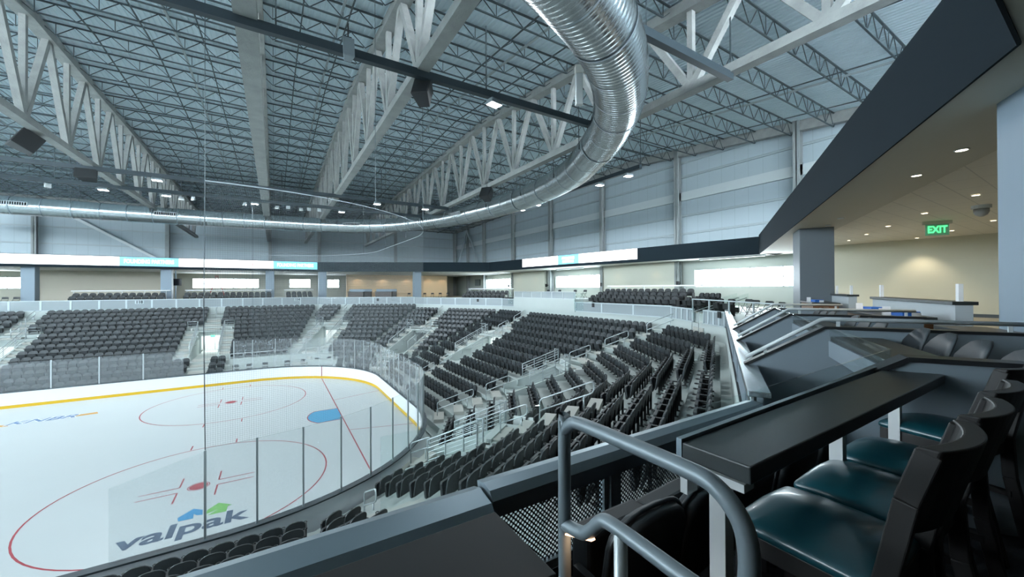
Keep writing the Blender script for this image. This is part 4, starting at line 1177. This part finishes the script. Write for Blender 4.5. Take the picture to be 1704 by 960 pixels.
# folding chairs
def folding_chair(label, loc, rz, m=SEATP, group='black folding chairs'):
    t = thing('folding_chair', label, 'folding chair', loc, rz, group)
    bent_panel(MB(), [(-.2, .60), (-.21, .72), (-.17, .80), (.17, .80), (.21, .72), (.2, .60)], lambda x, z: -.16-.15*(z-.6)+.5*x*x, .025).build('backrest', m, t)
    m_ = MB(); m_.box(-.2, .2, -.16, .22, .42, .45); bevel(m_.build('seat', m, t), .01)
    for s in (-1, 1):
        m_ = MB(); m_.tube([(s*.21, .26, 0), (s*.21, -.17, .62), (s*.21, -.2, .78)], .012, 6); m_.build('leg', SEATD, t)
        m_ = MB(); m_.tube([(s*.19, -.28, 0), (s*.19, .18, .44)], .012, 6); m_.build('leg', SEATD, t)
    m_ = MB(); m_.tube([(-.21, .2, .1), (.21, .2, .1)], .01, 6); m_.tube([(-.19, -.22, .1), (.19, -.22, .1)], .01, 6); m_.build('stretcher', SEATD, t)
    return t
fc = folding_chair('black folding chair right of the club stair, first from the left', (17.3, -13.3, FLOOR), R(70))
for i, (x, y) in enumerate(((17.6, -14.1), (17.3, -14.9), (17.7, -15.6), (16.5, -16.5), (15.4, -17.6), (14.4, -18.5))):
    dup(fc, (x, y, FLOOR), R(60+random.uniform(-15, 20)), f'black folding chair right of the club stair, {nth(i+2)} from the left')
for i, (x, y) in enumerate(((21.2, 6.5), (21.2, 4.6), (21.2, 2.2), (21.2, .8))):
    dup(fc, (x, y, 6.86), R(90), f'black folding chair on the raised end platform, {nth(i+1)} from the left')
for i, u in enumerate((7, 26)): dup(fc, (fxx(u, 31.2), 31.2, FLOOR), R(180), f'black folding chair at the far left beside the grey column, {nth(i+1)} from the left')
for i in range(6): dup(fc, (13.4+i*1.0, 30-i*.55, FLOOR), R(150), f'black folding chair before the tan doorway, {nth(i+1)} from the left')
mb = MB(); mb.box(-6.9, 1.0, 13.5, 15.7, -.05, .44); struct('floor_timekeeper', mb, CONC)
mb = MB(); mb.box(-6.9, 1.0, 15.7, 15.85, 0, 1.62); struct('wall_timekeeper', mb, CONCW)
t = thing('timekeeper_rail', 'white tube railing behind the small chairs beyond the far end glass', 'railing', (-6.9, 15.78, 1.62))
m_ = MB(); m_.tube([(.03, 0, 0), (.03, 0, .45), (.1, 0, .5), (7.8, 0, .5), (7.87, 0, .45), (7.87, 0, 0)], .03, 8); m_.build('top_rail', RAILP, t, True)
m_ = MB()
for k in range(1, 8): m_.cyl((k, 0, 0), (k, 0, .5), .022, 8)
m_.build('post', RAILP, t)
for i, u in enumerate((392, 415, 441, 478, 505, 528, 548)): dup(fc, (fxx(u, 14.8), 14.8, .44), R(180), f'small dark chair behind the far end glass, {nth(i+1)} from the left')
pa, pb = Vector((17.1, -12.9)), Vector((13.1, -19.3)); Lr = (pb-pa).length
t = thing('suite_rail', 'white railing in front of the folding chairs, right of the club stair', 'railing', (*pa, FLOOR), math.atan2((pb-pa).y, (pb-pa).x))
m_ = MB(); m_.bar((0, 0, .76), (Lr, 0, .76), .08, .05); m_.build('top_rail', PANELF, t)
m_ = MB()
for k in range(5): m_.box(k*Lr/4-.03 if k else 0, k*Lr/4+.03, -.03, .03, 0, .75)
m_.build('post', PANELF, t)
seat_rows(pR.lerp(G[2], .1), G[2], 1, 'behind the guard right of the club stair', .55, .85, .26, counter=False, pitch=.9)

# ladder, television, picture, dark boxes
t = thing('step_ladder', 'red step ladder standing open before the far windows', 'ladder', (fxx(361, 36), 36, FLOOR), R(5))
for sx in (-1, 1):
    m_ = MB(); H_ = 3.2
    for sy in (-.25, .25): m_.bar((sx*.95, sy, 0), (sx*.06, sy*.6, H_), .14, .07)
    n_ = 9
    for k in range(1, n_): f_ = k/n_; m_.bar((sx*(.95-.89*f_), -.25+.1*f_, H_*f_), (sx*(.95-.89*f_), .25-.1*f_, H_*f_), .10, .06)
    m_.build('ladder_side', REDL, t)
m_ = MB(); m_.box(-.2, .2, -.2, .2, 3.15, 3.22); m_.build('top_cap', REDL, t)
t = thing('television', 'dark wall television beside the far column, left of the ladder', 'television', (fxx(292, 34), 34, 8.75))
m_ = MB(); m_.box(-.55, .55, 0, .08, -.42, .42); m_.build('bezel', SPK, t); m_ = MB(); m_.box(-.52, .52, -.01, 0, -.39, .39); m_.build('screen', SCREEN, t)
m_ = MB(); m_.box(-.06, .06, .08, .16, -2.35, 1.4); m_.build('mount', COLBL, t)
t = thing('wall_television', 'wall screen on the white end wall, far corner', 'television', (XW-.1, 36.2, 8.9), R(90))
m_ = MB(); m_.box(-1.0, 1.0, 0, .08, -.55, .55); m_.build('bezel', SPK, t); m_ = MB(); m_.box(-.95, .95, .08, .09, -.5, .5); m_.build('screen', mat('screen_glow', (.16, .2, .2), .3), t)
for i, y in enumerate((24.6, 14.9, 4.7, -4.8)):
    t = thing('wall_speaker', f'small dark box on the end wall between window bays, {nth(i+1)} from the far end', 'wall box', (XW-.62, y, 8.2)); bevel(MB().box(-.1, .1, -.14, .14, -.2, .2).build('cabinet', SPK, t), .02); m_ = MB(); m_.box(.1, .5, -.04, .04, -.04, .04); m_.build('bracket', SPK, t)
for nm_, u, yy, sd in (('118', 232, GUARD[7].y-.09, 'below the left far suite'), ('114', 495, GUARD[7].y-.09, 'below the right far suite')):
    t = thing('section_sign', f'small section number sign on the far guard {sd}', 'sign', (fxx(u, yy), yy, 6.55)); MB().box(-.34, .34, -.015, .01, -.17, .17).build('plate', PANELF, t)
    text(nm_, .36, Matrix.Translation((0, -.02, 0)) @ Matrix.Rotation(R(90), 4, 'X'), DARKCAP, t, bold=.02)
for lab, p, rz in (('on the far curve guard', G[6].lerp(G[5], .62), R(-30)), ('on the far corner guard', G[5].lerp(G[4], .75), R(-60)), ('on the end guard right of the platform', Vector((xg, -3.6)), R(-90)), ('on the corner guard beside the suites', pR.lerp(G[2], .8), R(-117))):
    t = thing('section_sign', f'small dark section sign {lab}', 'sign', (p.x, p.y, 6.45), rz); MB().box(-.13, .13, -.10, -.07, -.16, .16).build('plate', SPK, t); MB().box(-.03, .03, -.08, 0, -.03, .03).build('bracket', SPK, t)
# far bar counters in front of the tan wall
for i, (x, y, w_) in enumerate(((7.2, 33.5, 3.2), (10.8, 32.5, 2.8), (6.2, 30.2, 1.8), (9.6, 29.2, 2.2))):
    t = thing('bar_counter', f'dark bar counter before the tan far wall, {["back left", "back right", "front left", "front right"][i]}', 'counter', (x, y, FLOOR), R(-24))
    m_ = MB(); m_.box(-w_/2, w_/2, -.35, .35, 0, 1.0); m_.build('body', WOODD, t); m_ = MB(); m_.box(-w_/2-.05, w_/2+.05, -.4, .4, 1.0, 1.06); bevel(m_.build('countertop', COUNT, t), .01)
    m_ = MB(); m_.box(-w_/2, w_/2, .35, .42, .0, 1.4); m_.build('back_panel', COLBL, t)

# ------------------------------------------------------------------ club suites on the right
e3 = Vector((.8660254, .5)); n3 = Vector((.5, -.8660254)); CN = Vector((CX, -CY)); A3Z = R(30)
def SP(t, dist): return CN+e3*t+n3*dist
def partition(t0, label, s_end=2.75, rail=True, s_start=0.0):
    p = SP(t0, 20.12); t = thing('suite_partition', label, 'low wall', (p.x, p.y, 0), math.atan2(n3.y, n3.x))
    zf, zt = 6.72, 7.28
    poly = [(s_start, 5.7), (s_start, zf+(zt-zf)*s_start/.9), (.9, zt), (s_end, zt), (s_end, 5.7)]
    Mx = Matrix.Translation((0, .06, 0)) @ Matrix.Rotation(R(90), 4, 'X')
    MB().prism(poly, Mx, .12).build('wall_panel', SUITEW, t)
    m_ = MB(); m_.bar((s_start, 0, poly[1][1]+.012), (.9, 0, zt+.012), .16, .035); m_.bar((.895, 0, zt+.012), (s_end+.03, 0, zt+.012), .16, .035); m_.build('cap', BLACKC, t)
    if rail:
        m_ = MB(); m_.tube([(.02, 0, zf+.11), (.87, 0, zt+.11), (.93, 0, zt+.12), (s_end-.08, 0, zt+.12)], .026, 10); m_.build('rail', RAILP, t, True)
        m_ = MB()
        for s in (.25, 1.05, s_end-.2): zz = zf+(zt-zf)*min(s, .9)/.9; m_.box(s-.018, s+.018, -.01, .01, zz, zz+.11)
        m_.build('rail_bracket', RAILP, t)
    return t
partition(-5.6, 'low dark partition at the end of the nearest drink counter', 3.6, False)
partition(-3.1, 'low partition with silver handrail, nearest beyond the counter')
partition(-.4, 'low partition with silver handrail, second beyond the counter')
partition(2.0, 'low partition with silver handrail, third beyond the counter', 2.3)
# front-tier floors of the suites
mb = MB()
a, b = G[1], G[2]; mb.add([(*p, 5.9) for p in (a, b, SP(8.5, 21.3), SP(-5.4, 21.3))], [(0, 1, 2, 3)])
mb.add([(*p, 6.33) for p in (SP(-5.4, 21.3), SP(8.5, 21.3), SP(8.5, 23.0), SP(-5.4, 23.0))], [(0, 1, 2, 3)])
mb.add([(*SP(-5.4, 21.3), 5.9), (*SP(8.5, 21.3), 5.9), (*SP(8.5, 21.3), 6.33), (*SP(-5.4, 21.3), 6.33)], [(0, 1, 2, 3)])
struct('floor_suites', mb, CARPET)
def counter(t0, t1, dist, label, width=.5, z=7.2):
    p = SP(t0, dist); L = t1-t0; t = thing('drink_counter', label, 'counter', (p.x, p.y, 0), A3Z)
    m_ = MB(); m_.box(0, L, -width, 0, z-.06, z); bevel(m_.build('countertop', COUNT, t), .008)
    m_ = MB(); m_.box(0, L, -.02, .02, z-.26, z-.06); m_.build('apron', SUITEW, t)
    for k in (.35, L-.35): m_ = MB(); m_.box(k-.03, k+.03, -.25, -.19, 5.9, z-.06); m_.build('leg', LEGW, t)
    m_ = MB(); m_.box(0, L, .0, .012, z-.02, z+.11); m_.build('glass_edge', CLEARG, t)
    return t
counter(-5.25, -3.3, 21.05, 'glass-edged drink counter in the first suite beyond us')
counter(-2.9, -.55, 21.05, 'glass-edged drink counter in the second suite beyond us')
counter(-.2, 1.85, 21.05, 'glass-edged drink counter in the third suite beyond us')
def shell_chair(label, loc, rz, group='grey shell-backed suite chairs'):
    t = thing('suite_chair', label, 'suite chair', loc, rz, group)
    poly = back_outline(.50, .62, 1.03, 7)
    o = bent_panel(MB(), [(x*(1 if z < .9 else .93), z) for x, z in poly], lambda x, z: -.12-.28*(z-.62)**1.0+1.1*x*x, .018).build('backrest', CHAIRP, t, True)
    m_ = MB(); m_.box(-.23, .23, -.2, .24, .58, .63); bevel(m_.build('seat', CHAIRP, t), .02)
    for sx in (-1, 1):
        for sy in (-1, 1): m_ = MB(); m_.tube([(sx*.2, sy*.17, .58), (sx*.24, sy*.22, 0)], .014, 6); m_.build('leg', CHROME, t)
    m_ = MB(); m_.tube([(-.225, .2, .22), (.225, .2, .22)], .012, 6); m_.tube([(-.225, -.2, .22), (.225, -.2, .22)], .012, 6); m_.build('footrest', CHROME, t)
    return t
def spt(p): return (p.x, p.y)
sc = shell_chair('grey shell-backed suite chair in the first suite, farthest of the four', (*SP(-3.5, 21.62), 6.33), R(30))
for i, (tt, dd_) in enumerate(((-4.05, 21.62), (-4.6, 21.62), (-5.2, 21.6))): dup(sc, (*SP(tt, dd_), 6.33), R(30-3*i), f'grey shell-backed suite chair in the first suite, {["second farthest", "second nearest", "nearest"][i]} of the four')
for i, (tt, dd_) in enumerate(((-1.2, 21.6), (-1.8, 21.6), (-2.4, 21.6))): dup(sc, (*SP(tt, dd_), 6.33), R(30), f'grey shell-backed suite chair in the second suite, {["farthest", "middle", "nearest"][i]} of three')
for i, (tt, dd_) in enumerate(((1.4, 21.6), (.8, 21.6), (.2, 21.6))): dup(sc, (*SP(tt, dd_), 6.33), R(30), f'grey shell-backed suite chair in the third suite, {["farthest", "middle", "nearest"][i]} of three')
# bar walls, cabinets
def bar_wall(t0, t1, dist, label, posts=True):
    p = SP(t0, dist); L = t1-t0; t = thing('bar_wall', label, 'low wall', (p.x, p.y, FLOOR), A3Z)
    m_ = MB(); m_.box(0, L, -.22, 0, 0, 1.10); m_.build('wall_panel', mat('bar_wall_paint', (.42, .47, .50), .6), t)
    m_ = MB(); m_.box(-.04, L+.04, -.27, .05, 1.10, 1.16); bevel(m_.build('cap', COUNT, t), .006)
    if posts:
        for k in (.14, L-.25): m_ = MB(); m_.box(k-.05, k+.05, -.14, -.08, 1.16, 1.47); m_.build('sign_post', PAPER, t)
    return t
bar_wall(.08, 4.15, 23.45, 'low pale bar wall with dark cap and two white posts')
bar_wall(7.4, 9.6, 23.7, 'shorter low bar wall beside the grey club column')
def cabinet(t0, t1, d0, d1, label, z=7.28, drawers=False):
    p = SP(t0, d1); L = t1-t0; D = d1-d0; t = thing('bar_cabinet', label, 'cabinet', (p.x, p.y, FLOOR-.2), A3Z); H_ = z-FLOOR+.2
    m_ = MB(); m_.box(0, L, 0, D, 0, H_-.05); m_.build('body', WOODD if drawers else WOOD, t)
    m_ = MB(); m_.box(-.04, L+.04, -.04, D+.04, H_-.05, H_); bevel(m_.build('countertop', COUNT, t), .006)
    n_ = 2
    for k in range(n_):
        z0, z1 = (H_-.05)*k/n_+.03, (H_-.05)*(k+1)/n_-.02
        m_ = MB(); m_.box(-.02, 0, .03, D-.03, z0, z1); f_ = m_.build('drawer' if drawers else 'door', WOODD if drawers else WOOD, t)
        m_ = MB(); m_.tube([(-.02, D*.5-.07, z1-.08), (-.05, D*.5-.07, z1-.08), (-.05, D*.5+.07, z1-.08), (-.02, D*.5+.07, z1-.08)], .007, 6); m_.build('handle', CHROME, f_)
    return t
cabinet(0, 2.4, 22.5, 23.15, 'brown bar cabinet with dark top below the low bar wall')
cabinet(7.2, 9.3, 22.7, 23.4, 'small brown bar cabinet in front of the grey club column')
cabinet(-2.98, -2.0, 22.5, 22.92, 'dark drawer cabinet with chrome handles beside the near column', drawers=True)
for i, (tt, dd_, z) in enumerate(((.25, 22.85, 7.28), (2.05, 22.9, 7.28), (8.0, 22.95, 7.28))):
    p = SP(tt, dd_); t = thing('brochure_box', ['blue and white box on the bar cabinet, near end', 'blue and white box on the bar cabinet, far end', 'blue and white box on the cabinet by the column'][i], 'box', (p.x, p.y, z), R(40))
    m_ = MB(); m_.box(-.2, .2, -.13, .13, 0, .09); bevel(m_.build('box_body', BLUEP, t), .006); m_ = MB(); m_.box(-.205, .205, -.135, .0, .0, .07); m_.build('label_panel', PAPER, t)
    q = SP(tt+.1, dd_-.22); t = thing('table_card', ['white folded card on the bar cabinet, near end', 'white folded card on the bar cabinet, far end', 'white folded card on the cabinet by the column'][i], 'card', (q.x, q.y, z), R(-60))
    m_ = MB(); m_.add([(-.06, -.03, 0), (.06, -.03, 0), (.06, 0, .17), (-.06, 0, .17), (-.06, .03, 0), (.06, .03, 0)], [(0, 1, 2, 3), (3, 2, 5, 4)]); m_.build('card', PAPER, t)
# cream end wall, base
mb = MB(); mb.box(24.0, 24.2, -40, -16.8, FLOOR, ZB+.06); struct('wall_club_end', mb, CREAM)
mb = MB(); mb.box(23.97, 24.0, -40, -16.8, FLOOR, FLOOR+.15); struct('baseboard_club', mb, DARKCAP)
mb = MB(); mb.box(-61, XW, -40.2, -40, -.5, 11.4); struct('wall_near', mb, CREAM)
mb = MB(); mb.box(-61.3, -61, -40, YW, -1, 11.4); struct('wall_left_light_block', mb, CONCW)  # unseen, added to block low world light from the left; open above for the roof
for i, (x, y) in enumerate(((6.5, -24.8), (7.97, -23.95), (12.0, -24.2), (14.4, -22.8), (16.95, -21.3), (19.3, -20.0), (21.5, -18.7), (18.6, -23.7), (23.2, -20.8), (21.0, -22.3))):
    downlight(x, y, ZB+.05 if i > 1 else ZB+.015, f'recessed club ceiling light, {nth(i+1)} counted away from the near column', 160 if i == 8 else None, spot=95 if i == 8 else 115)
for i, (x, y) in enumerate(((12.84, -21.13), (14.3, -20.28))):
    t = thing('ceiling_sensor', f'small white ceiling disc near the club column, {nth(i+1)} from us', 'ceiling fixture', (x, y, ZB+.02)); MB().cyl((0, 0, 0), (0, 0, -.03), .09, 16).build('disc', BODYW, t)
t = thing('security_camera', 'white dome camera under the club ceiling', 'security camera', (14.2, -24.0, ZB+.06))
MB().cyl((0, 0, 0), (0, 0, -.1), .2, 18).build('base_plate', BODYW, t); m_ = MB(); m_.tube([(0, 0, -.1), (0, 0, -.2), (0, 0, -.28), (0, 0, -.33)], .1, 16, radii=[.16, .16, .12, .04]); m_.build('dome', mat('dome_grey', (.35, .36, .36), .3), t, True)
t = thing('exit_sign', 'green EXIT sign hanging from the club ceiling', 'exit sign', (17.0, -22.6, ZB+.06), R(-60))
m_ = MB(); m_.box(-.38, .38, -.05, .05, -.12, 0); m_.build('housing', CHROME, t); m_ = MB(); m_.box(-.31, .31, -.008, .008, -.52, -.12); m_.build('sign_plate', mat('exit_plate', (.16, .42, .26), .4, emit=.12), t)
text('EXIT', .35, Matrix.Translation((0, -.02, -.32)) @ Matrix.Rotation(R(90), 4, 'X'), LEDGR, t, sx=.72, bold=.012)

# ------------------------------------------------------------------ our own suite: floor, ledge, counter, seats, stools, handrail
FS, FT = 6.15, 5.92
mb = MB(); mb.box(-9, 1.5, -25.28, -24.2, FT-.2, FT); mb.box(-9, 4.2, -40, -25.28, FS-.4, FS); struct('floor_suite_near', mb, CARPET)
mb = MB(); mb.box(-9.2, -9, -40, -24.4, 5.5, ZB); struct('wall_suite_left', mb, SUITEC)
t = thing('drink_ledge', 'thick dark stone ledge behind the guard cap at lower left', 'counter', (-9, -25.12, 0))
m_ = MB(); m_.box(0, 6.42, 0, .5, 6.53, 6.70); bevel(m_.build('ledge_top', LEDGE, t), .006)
m_ = MB(); m_.box(0, 6.3, .3, .42, FT, 6.53); m_.build('support_wall', SUITEW, t)
t = thing('drink_counter', 'long dark counter with glass edge in front of the teal stools', 'counter', (-2.12, -25.62, 0), R(1.5))
m_ = MB(); m_.add([(0, 0, 7.135), (2.62, -.07, 7.135), (2.78, .06, 7.135), (2.9, .22, 7.135), (0, .26, 7.135)]+[(0, 0, 7.2), (2.62, -.07, 7.2), (2.78, .06, 7.2), (2.9, .22, 7.2), (0, .26, 7.2)], [(4, 3, 2, 1, 0), (5, 6, 7, 8, 9)]+[(i, (i+1) % 5, 5+(i+1) % 5, 5+i) for i in range(5)]); bevel(m_.build('countertop', COUNT, t), .006)
m_ = MB(); m_.box(0, 2.9, .262, .285, 7.14, 7.212); m_.build('front_rail', CAPM, t)
m_ = MB(); m_.box(.02, 2.9, .272, .282, 7.2, 7.31); m_.build('glass_edge', CLEARG, t)
m_ = MB(); m_.bar((.03, .02, 7.115), (.03, .25, 7.115), .07, .03); m_.bar((.03, .25, 7.13), (.03, .25, 7.0), .07, .03); m_.build('bracket', LEGW, t)
for x in (.05, 1.25, 2.35): m_ = MB(); m_.box(x-.03, x+.03, .10, .16, FS if x > 3 else FT, 7.135); m_.build('leg', LEGW, t)
for k, x in enumerate((-1.95, -1.48, -1.0, -.36, .28)):
    if k == 0:
        sr = thing('padded_chair', 'padded black suite seat below the counter, nearest the handrail', 'suite seat', (x, -25.02, FT), 0, 'padded black seats below the counter')
        o = bent_panel(MB(), back_outline(.5, .28, .84, 9), lambda x, z: .08-.18*(z-.3)+.3*x*x, .11).build('backrest', SEATP, sr, True); bevel(o, .03, 3, 50)
        P_ = back_outline(.515, .28, .852, 12); m_ = MB(); m_.tube([(xx, .08-.18*(z-.3)+.3*xx*xx-.055, z) for xx, z in P_], .012, 6); m_.build('piping', SEATB, o, True)
        m_ = MB(); m_.box(-.24, .24, .14, .28, .25, .66); bevel(m_.build('seat', SEATP, sr), .03, 3)
        for s in (-1, 1): m_ = MB(); m_.box(s*.27-.02, s*.27+.02, -.02, .2, 0, .5); m_.build('leg', SEATD, sr)
    else: dup(sr, (x, -25.02, FT), R([0, 4, 2, 0, -4][k]), f'padded black suite seat below the counter, {nth(k+1)} from the handrail')
# bar stools
st = thing('bar_stool', 'teal vinyl bar stool with dark frame, nearest of the row', 'bar stool', (-1.62, -25.66, FS), R(0), 'teal bar stools at the counter')
N = 12; m_ = MB(); vs = []; fs = []
def cush(u, v, top):
    x, y = (u-.5)*.50, (v-.5)*.48
    ed = min(1, 5.5*min(u, 1-u, v, 1-v)); h = .055*math.sin(math.pi*u)**.6*math.sin(math.pi*v)**.5 if 0 < u < 1 and 0 < v < 1 else 0
    pl = .012*(1-abs(2*u-1))*(1 if v > .5 else .3)
    return (x*(1+.02*ed), y+.01, .70+h+pl if top else .655)
for top in (1, 0):
    for j in range(N+1):
        for i in range(N+1): vs.append(cush(i/N, j/N, top))
o0 = (N+1)**2
for j in range(N):
    for i in range(N):
        a = j*(N+1)+i; fs.append((a, a+1, a+N+2, a+N+1)); fs.append((o0+a, o0+a+N+1, o0+a+N+2, o0+a+1))
edge = [i for i in range(N+1)]+[(j)*(N+1)+N for j in range(1, N+1)]+[N*(N+1)+i for i in range(N-1, -1, -1)]+[j*(N+1) for j in range(N-1, 0, -1)]
for k in range(len(edge)): a, b = edge[k], edge[(k+1) % len(edge)]; fs.append((b, a, o0+a, o0+b))
m_.add(vs, fs); o = m_.build('seat', TEAL, st, True); sd = o.modifiers.new('soft', 'SUBSURF'); sd.levels = sd.render_levels = 2
m_ = MB(); m_.box(-.235, .235, -.225, .235, .58, .658); bevel(m_.build('seat_frame', CHAIRW, st), .004)
for bb in ((-.2, .2, .195, .225, .22, .255), (-.205, -.175, -.25, .2, .30, .335), (.175, .205, -.25, .2, .30, .335)): MB().box(*bb).build('stretcher', CHAIRW, st)
for s in (-1, 1):
    m_ = MB(); m_.bar((s*.215, .215, 0), (s*.215, .215, .66), .042, .045); bevel(m_.build('leg', CHAIRW, st), .005)
    m_ = MB(); prev = None
    P_ = [(s*.20, -.32, 0), (s*.21, -.24, .42), (s*.215, -.225, .68), (s*.215, -.285, 1.0), (s*.212, -.335, 1.17)]
    for q0, q1 in zip(P_, P_[1:]): m_.bar(q0, q1, .04, .062, (0, 1, 0))
    bevel(m_.build('rear_leg', CHAIRW, st), .005)
mb = MB(); vs = []; n_ = 10
for k in range(n_+1):
    x = -.23+.46*k/n_; c = .055*(1-(2*k/n_-1)**2)
    for z, yy in ((.90, -.262), (1.185, -.338)):
        vs += [(x, yy-c+.03, z), (x, yy-c-.025, z)]
fs = []
for k in range(n_):
    a = 4*k; b = a+4
    fs += [(a, b, b+2, a+2), (a+1, a+3, b+3, b+1), (a+2, b+2, b+3, a+3), (a, a+1, b+1, b)]
fs += [(0, 2, 3, 1), (4*n_, 4*n_+1, 4*n_+3, 4*n_+2)]
mb.add(vs, fs); bevel(mb.build('backrest', CHAIRW, st), .006)
for i, (x, y, rz) in enumerate(((-1.06, -25.66, 0), (-.47, -25.64, -2), (.42, -25.62, -10))):
    dup(st, (x, y, FS), R(rz), f'teal vinyl bar stool with dark frame, {["second", "third", "farthest"][i]} of the row from us')
# the looped handrail in the gap
xh = -2.58
t = thing('handrail', 'thick grey looped handrail rising in the foreground gap', 'handrail', (xh, -25.17, FT))
P_ = [(0, 0, 0), (0, 0, 1.30), (0, -.012, 1.365), (0, -.05, 1.40), (0, -.12, 1.412), (0, -.50, 1.415), (0, -.60, 1.40), (0, -.66, 1.34), (0, -.675, 1.25), (0, -.66, 1.17), (0, -.60, 1.125), (0, -.52, 1.118), (0, -.25, 1.125), (0, -.19, 1.105), (0, -.15, 1.06), (0, -.10, 1.02), (0, 0, 1.0)]
pp = []
for i in range(len(P_)-1):
    p0, p1, p2, p3 = [Vector(P_[min(max(j, 0), len(P_)-1)]) for j in (i-1, i, i+1, i+2)]
    for k in range(5):
        u = k/5; pp.append(.5*((2*p1)+(p2-p0)*u+(2*p0-5*p1+4*p2-p3)*u*u+(3*p1-p0-3*p2+p3)*u**3))
pp.append(Vector(P_[-1])); pp = [p for i, p in enumerate(pp) if i == 0 or (p-pp[i-1]).length > .004]
MB().tube(pp, .024, 14).build('rail', mat('handrail_grey', (.17, .21, .235), .42, .25), t, True)
m_ = MB(); m_.cyl((0, -.28, 0), (0, -.28, 1.12), .022, 12); m_.build('post', STEEL, t, True)
m_ = MB(); m_.bar((-.005, -.16, 1.03), (-.005, -.01, .972), .018, .006); m_.build('led_strip', LEDS, t)
m_ = MB()
for y in (0, -.28): m_.cyl((0, y, 0), (0, y, .012), .05, 16)
m_.build('floor_flange', STEEL, t)
l = bpy.data.lights.new('strip_lamp', 'AREA'); l.shape = 'RECTANGLE'; l.size = .02; l.size_y = .14; l.energy = .5; l.color = (1, .6, .35)
o = bpy.data.objects.new('strip_lamp', l); COL.objects.link(o); o.parent = t; o.location = (0, -.09, .985)
glass_screen('glass_screen', 'clear glass screen panel standing beyond the club guardrail', [(-2.6, -22.25, 3.6), (-.5, -22.25, 3.6), (-.5, -22.25, 6.3), (-2.6, -22.25, 6.3)])
